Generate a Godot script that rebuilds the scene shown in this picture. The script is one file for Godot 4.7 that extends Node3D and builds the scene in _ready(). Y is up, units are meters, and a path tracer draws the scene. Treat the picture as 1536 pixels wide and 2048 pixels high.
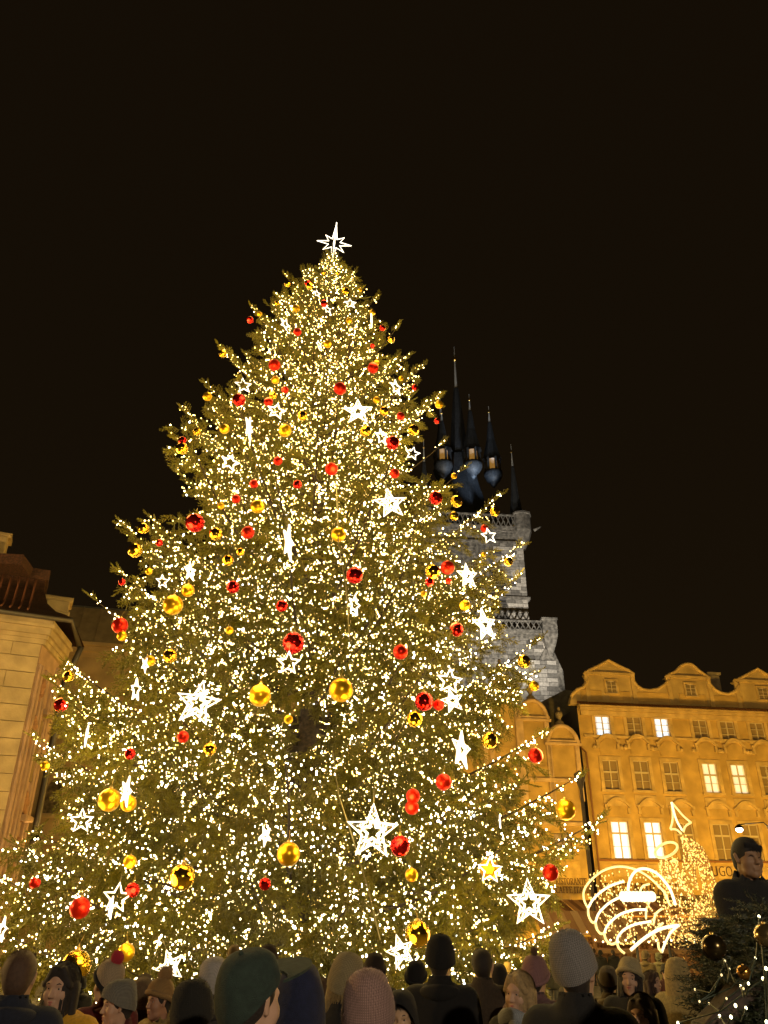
extends Node3D
# A tall lit spruce in a town square at night: camera, sky and lamps first, then the buildings, the tree, the things hung on it, the light sculpture and the crowd.
const F := 1538.0
const TREE := Vector3(-2.0, 0, -21)
var eye := Vector3(0, 2.1, 0)
var look: Basis
var rng := RandomNumberGenerator.new()
var M := {}
var used := {}
var clear_spots: Array = []


# ---------- pixels of the photograph to points in the square
func ray(px: float, py: float) -> Vector3:
	return look * Vector3((px - 768.0) / F, (1024.0 - py) / F, -1.0)

func at(px: float, py: float, z: float) -> Vector3:      # the point of that ray on the upright plane z metres away
	var d := ray(px, py)
	return eye + d * (z / -d.z)

func near(px: float, py: float, dist: float) -> Vector3:  # the point of that ray, dist metres away
	return eye + ray(px, py).normalized() * dist

func rf(a: float, b: float) -> float:
	return rng.randf_range(a, b)


# ---------- naming and describing
func numbered(n: String) -> String:
	if not used.has(n):
		used[n] = 0
		return n
	used[n] += 1
	return "%s_%03d" % [n, used[n]]

func tag(o: Node3D, label: String, category: String, group := "") -> Node3D:
	o.set_meta("label", label)
	o.set_meta("category", category)
	if group != "":
		o.set_meta("group", group)
	return o

func thing(called: String, label: String, category: String, where := Vector3.ZERO, turn := 0.0, group := "") -> Node3D:
	var o := Node3D.new()
	o.name = numbered(called)
	add_child(o)
	o.position = where
	o.rotation.y = turn
	return tag(o, label, category, group)

func show_mesh(called: String, m: Mesh, mat: Material, parent: Node3D = null, xf := Transform3D()) -> MeshInstance3D:
	var o := MeshInstance3D.new()
	o.mesh = m
	o.material_override = mat
	o.transform = xf
	if parent == null:
		o.name = numbered(called)
		add_child(o)
	else:
		var n := called
		var k := 0
		while parent.has_node(NodePath(n)):
			k += 1
			n = "%s_%03d" % [called, k]
		o.name = n
		parent.add_child(o)
	return o

var part_count := {}
func piece(called: String, m: Mesh, mat: Material, parent: Node3D, xf := Transform3D()) -> MeshInstance3D:  # like show_mesh, quick for long runs of pieces
	var key := str(parent.get_instance_id()) + called
	var k: int = part_count.get(key, 0)
	part_count[key] = k + 1
	var o := MeshInstance3D.new()
	o.name = called if k == 0 else "%s_%03d" % [called, k]
	o.mesh = m
	o.material_override = mat
	o.transform = xf
	parent.add_child(o)
	return o

func scatter(called: String, m: Mesh, mat: Material, xs: Array, tints: PackedColorArray, parent: Node3D) -> MultiMeshInstance3D:
	var mm := MultiMesh.new()
	mm.transform_format = MultiMesh.TRANSFORM_3D
	mm.use_colors = tints.size() > 0
	mm.mesh = m
	mm.instance_count = xs.size()
	for i in xs.size():
		mm.set_instance_transform(i, xs[i])
		if tints.size() > 0:
			mm.set_instance_color(i, tints[i])
	var o := MultiMeshInstance3D.new()
	o.multimesh = mm
	o.material_override = mat
	o.name = called
	o.set_meta("kind", "stuff")
	parent.add_child(o)
	return o


# ---------- shapes
func start() -> SurfaceTool:
	var st := SurfaceTool.new()
	st.begin(Mesh.PRIMITIVE_TRIANGLES)
	return st

func done(st: SurfaceTool) -> ArrayMesh:
	st.generate_normals()
	return st.commit()

func quad(st: SurfaceTool, a: Vector3, b: Vector3, c: Vector3, d: Vector3) -> void:  # clockwise seen from the front
	for p in [a, b, c, a, c, d]:
		st.add_vertex(p)

func tri(st: SurfaceTool, a: Vector3, b: Vector3, c: Vector3) -> void:
	st.add_vertex(a)
	st.add_vertex(b)
	st.add_vertex(c)

func box(st: SurfaceTool, c: Vector3, s: Vector3, b := Basis(), bevel := 0.0) -> void:
	st.set_smooth_group(-1)
	var h := s / 2.0
	if bevel <= 0.0:
		var v := []
		for i in 8:
			v.append(c + b * Vector3(h.x if i & 1 else -h.x, h.y if i & 2 else -h.y, h.z if i & 4 else -h.z))
		for f in [[4, 6, 7, 5], [1, 3, 2, 0], [5, 7, 3, 1], [0, 2, 6, 4], [6, 2, 3, 7], [0, 4, 5, 1]]:
			quad(st, v[f[0]], v[f[1]], v[f[2]], v[f[3]])
		return
	var e := minf(bevel, minf(h.x, minf(h.y, h.z)) * 0.9)   # chamfered towards +z: the face that shows
	var o := [Vector3(-h.x, -h.y, h.z - e), Vector3(-h.x, h.y, h.z - e), Vector3(h.x, h.y, h.z - e), Vector3(h.x, -h.y, h.z - e)]
	var i4 := [Vector3(-h.x + e, -h.y + e, h.z), Vector3(-h.x + e, h.y - e, h.z), Vector3(h.x - e, h.y - e, h.z), Vector3(h.x - e, -h.y + e, h.z)]
	var k4 := [Vector3(-h.x, -h.y, -h.z), Vector3(-h.x, h.y, -h.z), Vector3(h.x, h.y, -h.z), Vector3(h.x, -h.y, -h.z)]
	quad(st, c + b * i4[0], c + b * i4[1], c + b * i4[2], c + b * i4[3])
	for i in 4:
		var j := (i + 1) % 4
		quad(st, c + b * o[i], c + b * o[j], c + b * i4[j], c + b * i4[i])
		quad(st, c + b * k4[i], c + b * k4[j], c + b * o[j], c + b * o[i])
	quad(st, c + b * k4[3], c + b * k4[2], c + b * k4[1], c + b * k4[0])

func tube(st: SurfaceTool, pts: Array, r: Array, sides := 6, closed := false) -> void:
	st.set_smooth_group(0)
	var n := pts.size()
	var t0: Vector3 = (pts[1] - pts[0]).normalized()
	var u := t0.cross(Vector3.UP if absf(t0.y) < 0.9 else Vector3.RIGHT).normalized()
	var rings := []
	for i in n:
		var a: Vector3 = pts[(i - 1 + n) % n] if closed else pts[maxi(i - 1, 0)]
		var c: Vector3 = pts[(i + 1) % n] if closed else pts[mini(i + 1, n - 1)]
		var t := (c - a).normalized()
		u = (u - t * u.dot(t)).normalized()
		var w := t.cross(u)
		var ring := []
		var rr: float = r[i] if r.size() > i else r[r.size() - 1]
		for k in sides:
			var g := TAU * k / sides
			ring.append(pts[i] + (u * cos(g) + w * sin(g)) * rr)
		rings.append(ring)
	for i in (n if closed else n - 1):
		var j := (i + 1) % n
		for k in sides:
			var l := (k + 1) % sides
			quad(st, rings[i][k], rings[j][k], rings[j][l], rings[i][l])
	if not closed:
		for k in sides:
			var l := (k + 1) % sides
			tri(st, pts[0], rings[0][k], rings[0][l])
			tri(st, pts[n - 1], rings[n - 1][l], rings[n - 1][k])

func lathe(st: SurfaceTool, prof: Array, segs := 16, at_ := Vector3.ZERO, b := Basis(), flat := false) -> void:  # prof: Vector2(radius, height) from the bottom up
	st.set_smooth_group(-1 if flat else 0)
	for i in prof.size() - 1:
		for k in segs:
			var g0 := TAU * k / segs
			var g1 := TAU * (k + 1) / segs
			var p0: Vector2 = prof[i]
			var p1: Vector2 = prof[i + 1]
			var a := at_ + b * Vector3(cos(g0) * p0.x, p0.y, sin(g0) * p0.x)
			var bb := at_ + b * Vector3(cos(g0) * p1.x, p1.y, sin(g0) * p1.x)
			var c := at_ + b * Vector3(cos(g1) * p1.x, p1.y, sin(g1) * p1.x)
			var d := at_ + b * Vector3(cos(g1) * p0.x, p0.y, sin(g1) * p0.x)
			if p1.x < 1e-5:
				tri(st, d, a, bb)
			elif p0.x < 1e-5:
				tri(st, a, bb, c)
			else:
				quad(st, d, a, bb, c)

func prism(st: SurfaceTool, poly: PackedVector2Array, z0: float, z1: float, b := Basis(), o := Vector3.ZERO) -> void:  # an outline in x, y between two depths; z1 is the front
	st.set_smooth_group(-1)
	var p := poly
	if Geometry2D.is_polygon_clockwise(p):
		p.reverse()
	var t := Geometry2D.triangulate_polygon(p)
	var n := p.size()
	for i in range(0, t.size(), 3):
		var q := [p[t[i]], p[t[i + 1]], p[t[i + 2]]]
		if (q[1] - q[0]).cross(q[2] - q[0]) > 0:
			q.reverse()
		tri(st, o + b * Vector3(q[0].x, q[0].y, z1), o + b * Vector3(q[1].x, q[1].y, z1), o + b * Vector3(q[2].x, q[2].y, z1))
		tri(st, o + b * Vector3(q[2].x, q[2].y, z0), o + b * Vector3(q[1].x, q[1].y, z0), o + b * Vector3(q[0].x, q[0].y, z0))
	for i in n:
		var j := (i + 1) % n
		quad(st, o + b * Vector3(p[i].x, p[i].y, z0), o + b * Vector3(p[i].x, p[i].y, z1), o + b * Vector3(p[j].x, p[j].y, z1), o + b * Vector3(p[j].x, p[j].y, z0))

func ball(st: SurfaceTool, c: Vector3, r: Vector3, segs := 10, rings := 6, b := Basis()) -> void:
	var prof := []
	for i in rings + 1:
		var g := -PI / 2 + PI * i / rings
		prof.append(Vector2(0.0 if i == 0 or i == rings else cos(g), sin(g)))
	lathe(st, prof, segs, c, b * Basis.from_scale(r))

func spline(ps: Array, per := 6, closed := false) -> Array:   # a smooth line through the points
	var out := []
	var n := ps.size()
	for i in (n if closed else n - 1):
		var p0 = ps[(i - 1 + n) % n] if closed else ps[maxi(i - 1, 0)]
		var p1 = ps[i]
		var p2 = ps[(i + 1) % n]
		var p3 = ps[(i + 2) % n] if closed else ps[mini(i + 2, n - 1)]
		for k in per:
			out.append(p1.cubic_interpolate(p2, p0, p3, float(k) / per))
	if not closed:
		out.append(ps[n - 1])
	return out


# ---------- materials (base colours are linear)
func mat(c: Color, rough := 0.8, metal := 0.0, tex := "", scale := 1.0, bump := 0.0) -> StandardMaterial3D:
	var m := StandardMaterial3D.new()
	m.albedo_color = c.linear_to_srgb()
	m.roughness = rough
	m.metallic = metal
	if tex != "":
		m.albedo_texture = M[tex]
		m.uv1_triplanar = true
		m.uv1_world_triplanar = true
		m.uv1_scale = Vector3.ONE * scale
		if bump > 0.0:
			m.heightmap_enabled = true
			m.heightmap_texture = M[tex + "_h"]
			m.heightmap_scale = bump
	return m

func glow(c: Color, e: float) -> StandardMaterial3D:
	var m := StandardMaterial3D.new()
	m.albedo_color = Color(0.8, 0.8, 0.8)
	m.emission_enabled = true
	m.emission = c.linear_to_srgb()
	m.emission_energy_multiplier = e
	return m

func noise_tex(sd: int, freq: float, lo: float, hi: float, oct := 4, kind := FastNoiseLite.TYPE_SIMPLEX_SMOOTH, ramp := true) -> NoiseTexture2D:
	var n := FastNoiseLite.new()
	n.seed = sd
	n.frequency = freq
	n.noise_type = kind
	n.fractal_octaves = oct
	var t := NoiseTexture2D.new()
	t.width = 512
	t.height = 512
	t.seamless = true
	t.noise = n
	if ramp:
		var g := Gradient.new()
		g.set_color(0, Color(lo, lo, lo))
		g.set_color(1, Color(hi, hi, hi))
		t.color_ramp = g
	return t

func make_materials() -> void:
	M.plaster = noise_tex(3, 0.008, 0.72, 1.0, 5)
	M.plaster_h = noise_tex(4, 0.08, 0.0, 1.0, 3)
	M.stone = noise_tex(7, 0.02, 0.35, 1.0, 5)
	M.stone_h = noise_tex(8, 0.05, 0.0, 1.0, 4)
	M.cloth = noise_tex(9, 0.03, 0.7, 1.0, 4)
	M.cloth_h = noise_tex(10, 0.2, 0.0, 1.0, 2)
	M.bark = noise_tex(11, 0.03, 0.45, 1.0, 4)
	M.cobble = noise_tex(12, 0.03, 0.4, 1.0, 3)
	var cell := FastNoiseLite.new()
	cell.noise_type = FastNoiseLite.TYPE_CELLULAR
	cell.frequency = 0.03
	cell.cellular_return_type = FastNoiseLite.RETURN_DISTANCE2_SUB
	cell.seed = 5
	var ct := NoiseTexture2D.new()
	ct.seamless = true
	ct.noise = cell
	M.cobble_h = ct
	# knitting: rows of little loops
	var im := Image.create(64, 64, false, Image.FORMAT_RGB8)
	for y in 64:
		for x in 64:
			var v := 0.62 + 0.38 * absf(sin(PI * (x + 3.0 * absf(sin(PI * y / 8.0))) / 8.0))
			v *= 0.8 + 0.2 * absf(sin(PI * y / 8.0))
			im.set_pixel(x, y, Color(v, v, v))
	M.knit = ImageTexture.create_from_image(im)
	M.knit_h = M.knit


func lamp(where: Vector3, c: Color, energy: float, size: float, parent: Node3D = null) -> OmniLight3D:
	var l := OmniLight3D.new()
	l.light_color = c.linear_to_srgb()
	l.light_energy = energy
	l.light_size = size
	l.omni_range = 150
	l.omni_attenuation = 2
	l.shadow_enabled = true
	l.position = where
	l.name = "lamp_light"
	(parent if parent else self).add_child(l, true)
	return l

func beam(where: Vector3, target: Vector3, c: Color, energy: float, angle: float, size := 0.2) -> SpotLight3D:
	var l := SpotLight3D.new()
	l.light_color = c.linear_to_srgb()
	l.light_energy = energy
	l.light_size = size
	l.spot_range = 150
	l.spot_attenuation = 2
	l.spot_angle = angle
	l.spot_angle_attenuation = 0.8
	l.shadow_enabled = true
	l.name = "flood_beam"
	add_child(l, true)
	l.look_at_from_position(where, target)
	return l


func _ready() -> void:
	rng.seed = 20231
	look = Basis(Vector3.RIGHT, deg_to_rad(27.4)) * Basis(Vector3.BACK, deg_to_rad(0.33))
	var cam := Camera3D.new()
	cam.name = "camera"
	cam.fov = rad_to_deg(2.0 * atan(1024.0 / F))
	cam.near = 0.05
	cam.far = 900.0
	cam.transform = Transform3D(look, eye)
	cam.current = true
	add_child(cam)
	var env := Environment.new()
	env.background_mode = Environment.BG_SKY
	env.tonemap_mode = Environment.TONE_MAPPER_LINEAR
	env.tonemap_exposure = 1.0
	env.sdfgi_enabled = true
	env.ssao_enabled = true
	env.ssil_enabled = true
	var sky := Sky.new()
	var sm := ProceduralSkyMaterial.new()
	sm.sky_top_color = Color(0.0070, 0.0042, 0.0017).linear_to_srgb()
	sm.sky_horizon_color = Color(0.0125, 0.0073, 0.0028).linear_to_srgb()
	sm.sky_curve = 0.2
	sm.ground_bottom_color = Color(0.006, 0.004, 0.002).linear_to_srgb()
	sm.ground_horizon_color = Color(0.010, 0.007, 0.004).linear_to_srgb()
	sky.sky_material = sm
	env.sky = sky
	var we := WorldEnvironment.new()
	we.name = "night"
	we.environment = env
	add_child(we)
	make_materials()
	build_lamps()
	build_ground()
	build_right_house()
	build_school_house()
	build_church()
	build_palace()
	build_street_bits()
	build_tree()
	build_hangings()
	build_angel()
	build_near_fir()
	build_crowd()


# ---------- the spruce
const REACH := [Vector2(0.0, 6.0), Vector2(1.8, 6.9), Vector2(3.4, 7.2), Vector2(5.0, 7.2), Vector2(6.3, 6.9), Vector2(8.0, 6.7), Vector2(10.0, 6.3), Vector2(11.0, 6.0), Vector2(12.6, 5.9), Vector2(14.5, 4.7), Vector2(15.7, 4.5), Vector2(16.8, 4.3), Vector2(17.8, 4.0), Vector2(19.4, 3.4), Vector2(21.0, 2.4), Vector2(21.8, 1.75), Vector2(22.8, 1.0), Vector2(23.5, 0.3)]

func reach(h: float) -> float:      # how far the crown reaches from the trunk at a height
	for i in REACH.size() - 1:
		if h < REACH[i + 1].x:
			return lerpf(REACH[i].y, REACH[i + 1].y, clampf((h - REACH[i].x) / (REACH[i + 1].x - REACH[i].x), 0, 1))
	return 0.15

# the outline of the crown as it shows against the sky: [height of the row, edge] in pixels, left and right
const EDGE_L := [[512, 655], [530, 642], [552, 574], [575, 600], [592, 560], [608, 505], [650, 518], [680, 505], [692, 444], [735, 480], [768, 414], [790, 432], [818, 367], [845, 385], [870, 344], [900, 362], [945, 357], [985, 400], [1012, 440], [1030, 405], [1045, 242], [1085, 268], [1118, 300], [1140, 238], [1168, 280], [1195, 187], [1240, 240], [1295, 270], [1326, 134], [1360, 98], [1405, 128], [1445, 130], [1470, 64], [1500, 92], [1530, 80], [1585, 145], [1640, 110], [1690, 32], [1740, -20], [1850, -30], [1950, -20]]
const EDGE_R := [[512, 672], [530, 688], [547, 708], [572, 722], [592, 756], [622, 744], [650, 796], [690, 780], [705, 790], [735, 844], [762, 832], [785, 884], [840, 870], [878, 850], [900, 822], [930, 806], [955, 830], [968, 900], [992, 998], [1035, 962], [1085, 1044], [1115, 1018], [1150, 1037], [1200, 990], [1240, 1000], [1278, 1079], [1312, 1048], [1345, 1071], [1390, 1040], [1435, 1055], [1466, 1087], [1500, 1050], [1530, 1090], [1552, 1157], [1600, 1090], [1620, 1110], [1640, 1200], [1685, 1185], [1720, 1140], [1752, 1108], [1850, 1112], [1950, 1100]]
var edge_l := []
var edge_r := []

func edge(h: float, right: bool) -> float:
	if edge_l.is_empty():
		for q in EDGE_L:
			var p := at(q[1], q[0], 21.0)
			edge_l.append(Vector2(p.y, TREE.x - p.x))
		for q in EDGE_R:
			var p := at(q[1], q[0], 21.0)
			edge_r.append(Vector2(p.y, p.x - TREE.x))
	var e := edge_r if right else edge_l
	for i in e.size() - 1:
		if h > e[i + 1].x:
			return lerpf(e[i].y, e[i + 1].y, clampf((h - e[i].x) / (e[i + 1].x - e[i].x), 0, 1))
	return e[e.size() - 1].y

func inside(p: Vector3, slack: float) -> bool:      # does the point lie within the crown's tiers (they step in and out, differently on the two sides)
	var k := clampf(21.0 / (21.0 - p.z), 0.8, 1.35)
	return absf(p.x) * k < edge(2.1 + (p.y - 2.1) * k, p.x > 0) + slack

func twig_mesh() -> ArrayMesh:      # a spray: a stem along +z with side shoots, each a brush of needles
	var st := start()
	st.set_smooth_group(-1)
	var r := RandomNumberGenerator.new()
	r.seed = 77
	var shoots := [[Vector3(0, 0, 0), Vector3(0, 0, 1), 0.46]]
	for i in 8:
		var s := 1.0 if i % 2 else -1.0
		var z := 0.03 + i * 0.046
		shoots.append([Vector3(0, 0, z), Vector3(s * r.randf_range(0.6, 0.9), r.randf_range(-0.3, 0.3), r.randf_range(0.75, 1.0)).normalized(), r.randf_range(0.17, 0.26) * (1.1 - i * 0.07)])
	for sh in shoots:
		var d: Vector3 = sh[1]
		var u := d.cross(Vector3.UP).normalized()
		var w := d.cross(u)
		var l: float = sh[2]
		var n := int(l / 0.03)
		for k in n:                  # short flat tufts standing off the shoot on all sides
			var g := k * 2.4 + r.randf() * 0.6
			var side := (u * cos(g) + w * sin(g))
			var p: Vector3 = sh[0] + d * (l * k / n)
			var tip := p + side * 0.026 + d * 0.05
			var a := d.cross(side) * 0.011
			tri(st, p - a, tip, p + a)
			var side2 := (u * cos(g + 2.5) + w * sin(g + 2.5))
			tri(st, p - a, p + side2 * 0.026 + d * 0.05, p + a)
	return done(st)

func in_the_way(p: Vector3, r: float) -> bool:
	for c in clear_spots:
		var v: Vector3 = p - c[0]
		var reach_: float = c[1] + r
		if absf(v.x) < reach_ and absf(v.y) < reach_:
			# keep the ornament itself and a short way towards the square free of twigs
			var out: Vector3 = Vector3(c[0].x - TREE.x, 0, c[0].z - TREE.z).normalized()
			var along := v.dot(out)
			if along > -c[1] * 0.6 and along < c[2] and (v - out * along).length() < reach_:
				return true
	return false

func build_tree() -> void:
	plan_hangings()
	var root := thing("spruce_tree", "huge spruce covered in fairy lights towering in the middle of the square", "tree", TREE)
	M.bark_mat = mat(Color(0.09, 0.06, 0.035), 0.9, 0, "bark", 0.6)
	M.needle = mat(Color(1, 1, 1), 0.6)
	M.needle.vertex_color_use_as_albedo = true
	M.needle.backlight_enabled = true
	M.needle.backlight = Color(0.25, 0.25, 0.25)
	var st := start()
	lathe(st, [Vector2(0.36, 0), Vector2(0.30, 1), Vector2(0.25, 6), Vector2(0.19, 12), Vector2(0.11, 18), Vector2(0.04, 23), Vector2(0.0, 23.7)], 12)
	show_mesh("trunk", done(st), M.bark_mat, root)
	var arms := []     # [base height, azimuth, tip]
	var left := [[570, 550], [555, 592], [503, 612], [520, 690], [440, 692], [412, 768], [365, 818], [342, 868], [357, 945], [240, 1045], [300, 1035], [236, 1140], [185, 1195], [132, 1326], [97, 1360], [62, 1470], [80, 1530], [32, 1690], [85, 1670], [-20, 1745], [-30, 1850]]
	var right := [[708, 547], [757, 592], [797, 650], [818, 712], [845, 735], [885, 785], [872, 800], [890, 882], [930, 935], [1000, 992], [1045, 1085], [1038, 1150], [1080, 1278], [1072, 1345], [1088, 1466], [1158, 1552], [1202, 1640], [1108, 1752], [1112, 1855]]
	for px in left + right:
		var z := rf(20.2, 21.8)
		var t := at(px[0], px[1], z) - TREE
		arms.append([t, true])
	var h := 0.9
	while h < 23.4:
		var hf := h / 23.6
		var n := int(lerpf(6.4, 5.0, hf) + rng.randf())
		var a0 := rng.randf() * TAU
		for k in n:
			var a := a0 + TAU * k / n + rf(-0.3, 0.3)
			var hh := h + rf(-0.25, 0.25)
			var rr := reach(hh) * (rf(0.72, 1.0) if rng.randf() < 0.75 else rf(0.5, 0.75))
			var side := absf(cos(a))
			if side > 0.35:      # towards the sides the crown keeps within its outline; the long limbs there are the ones listed above
				var most := edge(hh, cos(a) > 0) / maxf(side, 0.6) * 0.93
				rr = minf(rr, most * rf(0.8, 1.0))
			elif sin(a) > 0.93 and hh > 5.5 and hh < 15.5 and rng.randf() < 0.75:
				rr *= 0.42       # towards the square the middle of the crown is thin and the trunk shows
			for shrink in 9:
				if side > 0.25 and not inside(Vector3(cos(a) * rr, hh, sin(a) * rr), -0.1):
					rr *= 0.9
			arms.append([Vector3(cos(a) * rr, hh, sin(a) * rr), false])
		h += lerpf(0.56, 0.34, hf)
	var leaves := []
	var tints := PackedColorArray()
	var bulbs := []
	var cool := []
	for arm in arms:
		var t: Vector3 = arm[0]
		var hf := clampf(t.y / 23.6, 0, 1)
		var L := Vector2(t.x, t.z).length()
		var e := lerpf(0.10, 1.05, pow(hf, 1.3))
		var h0 := clampf(t.y - L * e, 0.4, 23.2)
		var sag := L * lerpf(0.10, 0.03, hf)
		var flat := Vector3(t.x, 0, t.z).normalized()
		var pts := []
		for i in 9:
			var s := i / 8.0
			var y := lerpf(h0, t.y, 0.45 * s + 0.55 * s * s) - sag * sin(PI * s) * (1.0 - 0.4 * s)
			var wob := Vector3(-flat.z, 0, flat.x) * sin(s * 5.0 + t.x * 3.0) * L * 0.02
			pts.append(flat * L * s + Vector3(0, y, 0) + wob)
		var sb := start()
		tube(sb, pts, [0.016 + L * 0.009, 0.015 + L * 0.008, 0.013 + L * 0.007, 0.012 + L * 0.006, 0.011 + L * 0.005, 0.010 + L * 0.004, 0.009 + L * 0.003, 0.008 + L * 0.002, 0.005], 5)
		piece("branch", done(sb), M.bark_mat, root)
		var tone := rf(0.75, 1.2)
		var d_side := 1.0
		var s := 0.10
		while s < 1.0:
			var f := s * 8.0
			var i := mini(int(f), 7)
			var p: Vector3 = pts[i].lerp(pts[i + 1], f - i)
			var fwd: Vector3 = (pts[i + 1] - pts[i]).normalized()
			var lat := Vector3(-flat.z, 0, flat.x) * d_side
			d_side = -d_side
			var w := clampf(L * 0.27 * (1.08 - s) * (0.35 + 1.4 * minf(s * 2.0, 1.0)) * (1.15 if arm[1] else 1.0), 0.12, 1.5) * rf(0.75, 1.25)
			var droop := lerpf(0.75, 0.12, hf)
			var dir := (fwd * rf(0.6, 1.0) + lat * rf(0.7, 1.1) + Vector3(0, rf(-0.15, 0.1), 0)).normalized()
			var q := p
			var step := 0.17
			var m := int(w / step) + 1
			var lit := rng.randf() < lerpf(0.90, 0.58, hf)       # a string runs out along this bough
			for k in m:
				dir = (dir + Vector3(0, -droop * 0.18, 0)).normalized()
				q += dir * step
				var hang := (dir + Vector3(rf(-0.35, 0.35), rf(-1.0, 0.15) * (0.35 + droop), rf(-0.35, 0.35))).normalized()
				var sc := rf(0.75, 1.2) * lerpf(1.08, 0.72, hf)
				if inside(q + hang * 0.3 * sc, 0.05) and not in_the_way(q + root.position, 0.12):
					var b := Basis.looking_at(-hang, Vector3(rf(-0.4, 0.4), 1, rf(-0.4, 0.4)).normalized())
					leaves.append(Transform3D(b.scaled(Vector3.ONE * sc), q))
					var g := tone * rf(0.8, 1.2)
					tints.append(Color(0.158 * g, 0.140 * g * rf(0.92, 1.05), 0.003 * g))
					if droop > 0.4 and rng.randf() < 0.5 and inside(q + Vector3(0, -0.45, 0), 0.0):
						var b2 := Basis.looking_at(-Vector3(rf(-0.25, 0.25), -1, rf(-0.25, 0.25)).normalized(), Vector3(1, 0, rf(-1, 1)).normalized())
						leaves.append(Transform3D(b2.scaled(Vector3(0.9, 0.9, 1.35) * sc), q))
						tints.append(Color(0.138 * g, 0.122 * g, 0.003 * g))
				if lit:
					for back in (2 if rng.randf() < 0.34 else 1):
						var bp: Vector3 = q - dir * step * 0.5 * back + Vector3(rf(-0.1, 0.1), rf(-0.02, 0.12), rf(-0.1, 0.1)) + flat * 0.07
						if not in_the_way(bp + root.position, 0.02) and inside(bp, 0.12):
							bulbs.append(bp)
			if rng.randf() < 0.6 and not in_the_way(p + root.position, 0.1):
				bulbs.append(p + Vector3(rf(-0.05, 0.05), 0.06, rf(-0.05, 0.05)))
			s += 0.2 / maxf(L, 0.5) if L > 1.0 else 0.12
		# the growing end of the limb
		for k in 4:
			if not arm[1] and not inside(pts[8], 0.1):
				break
			var b3 := Basis.looking_at(-((pts[8] - pts[7]).normalized() + Vector3(rf(-0.5, 0.5), rf(-0.2, 0.4), rf(-0.5, 0.5))).normalized(), Vector3(0.2, 1, 0.1).normalized())
			leaves.append(Transform3D(b3.scaled(Vector3.ONE * lerpf(0.9, 0.6, hf)), pts[8] - (pts[8] - pts[7]).normalized() * 0.1 * k))
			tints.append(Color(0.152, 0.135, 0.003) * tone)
		bulbs.append(pts[8] + Vector3(0, 0.06, 0))
		bulbs.append(pts[8].lerp(pts[7], 0.35) + Vector3(0, 0.07, 0))
	# leader
	for k in 40:
		var hh := rf(22.4, 23.75)
		var o := Vector3(rf(-1, 1), 0, rf(-1, 1)).normalized()
		leaves.append(Transform3D(Basis.looking_at(-(o + Vector3(0, rf(0.6, 1.6), 0)).normalized(), Vector3(0.3, 0.2, 1).normalized()).scaled(Vector3.ONE * 0.7), Vector3(0, hh, 0)))
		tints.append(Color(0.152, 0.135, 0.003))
		bulbs.append(Vector3(0, hh, 0) + o * rf(0.08, 0.3))
	print("sprays ", leaves.size(), " bulbs ", bulbs.size(), " limbs ", arms.size())
	scatter("needle_sprays", twig_mesh(), M.needle, leaves, tints, root)
	# the glow of the strings, bough by bough, for the boughs around them
	for k in 60:
		var hh := 1.0 + 21.0 * pow((k + 0.5) / 60.0, 1.25)
		var a := k * 2.39996
		var rr := minf(reach(hh), edge(hh, cos(a) > 0) if absf(cos(a)) > 0.4 else 99.0) + 0.35
		lamp(TREE + Vector3(cos(a) * rr, hh, sin(a) * rr), Color(1.0, 0.66, 0.16), 2.7 * (0.4 + rr / 6.5), 0.5)
	# the strings of lights are hung on the tree: a thing of their own
	var lights := thing("fairy_lights", "thousands of tiny warm white fairy lights strung over every bough of the spruce", "fairy lights", TREE)
	var bm := SphereMesh.new()
	bm.radius = 0.0165
	bm.height = 0.038
	bm.radial_segments = 6
	bm.rings = 3
	M.bulb = glow(Color(1.0, 0.71, 0.25), BULB)
	M.bulb_cool = glow(Color(0.75, 0.85, 1.0), BULB)
	M.bulb_white = glow(Color(1.0, 0.82, 0.50), BULB)
	# the ones nearest to the camera are parts, the rest one mass
	var order := bulbs.duplicate()
	order.sort_custom(func(a, b): return (a + TREE - eye).length_squared() < (b + TREE - eye).length_squared())
	for i in 300:
		piece("bulb", bm, M.bulb_cool if i % 25 == 7 else M.bulb_white, lights, Transform3D(Basis(), order[i]))
	M.bulb_dim = glow(Color(1.0, 0.66, 0.15), BULB * 0.30)
	var rest := [[], [], [], []]
	for i in range(300, order.size()):
		var xf := Transform3D(Basis.from_scale(Vector3.ONE * rf(0.65, 1.2)), order[i])
		var k := rng.randf()
		rest[2 if k < 0.02 else (1 if k < 0.36 else (3 if rng.randf() > order[i].y / 16.0 else 0))].append(xf)
	scatter("bulbs", bm, M.bulb, rest[0], PackedColorArray(), lights)
	scatter("white_bulbs", bm, M.bulb_white, rest[3], PackedColorArray(), lights)
	scatter("dim_bulbs", bm, M.bulb_dim, rest[1], PackedColorArray(), lights)
	scatter("cool_bulbs", bm, M.bulb_cool, rest[2], PackedColorArray(), lights)
const BULB := 32.0


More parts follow.
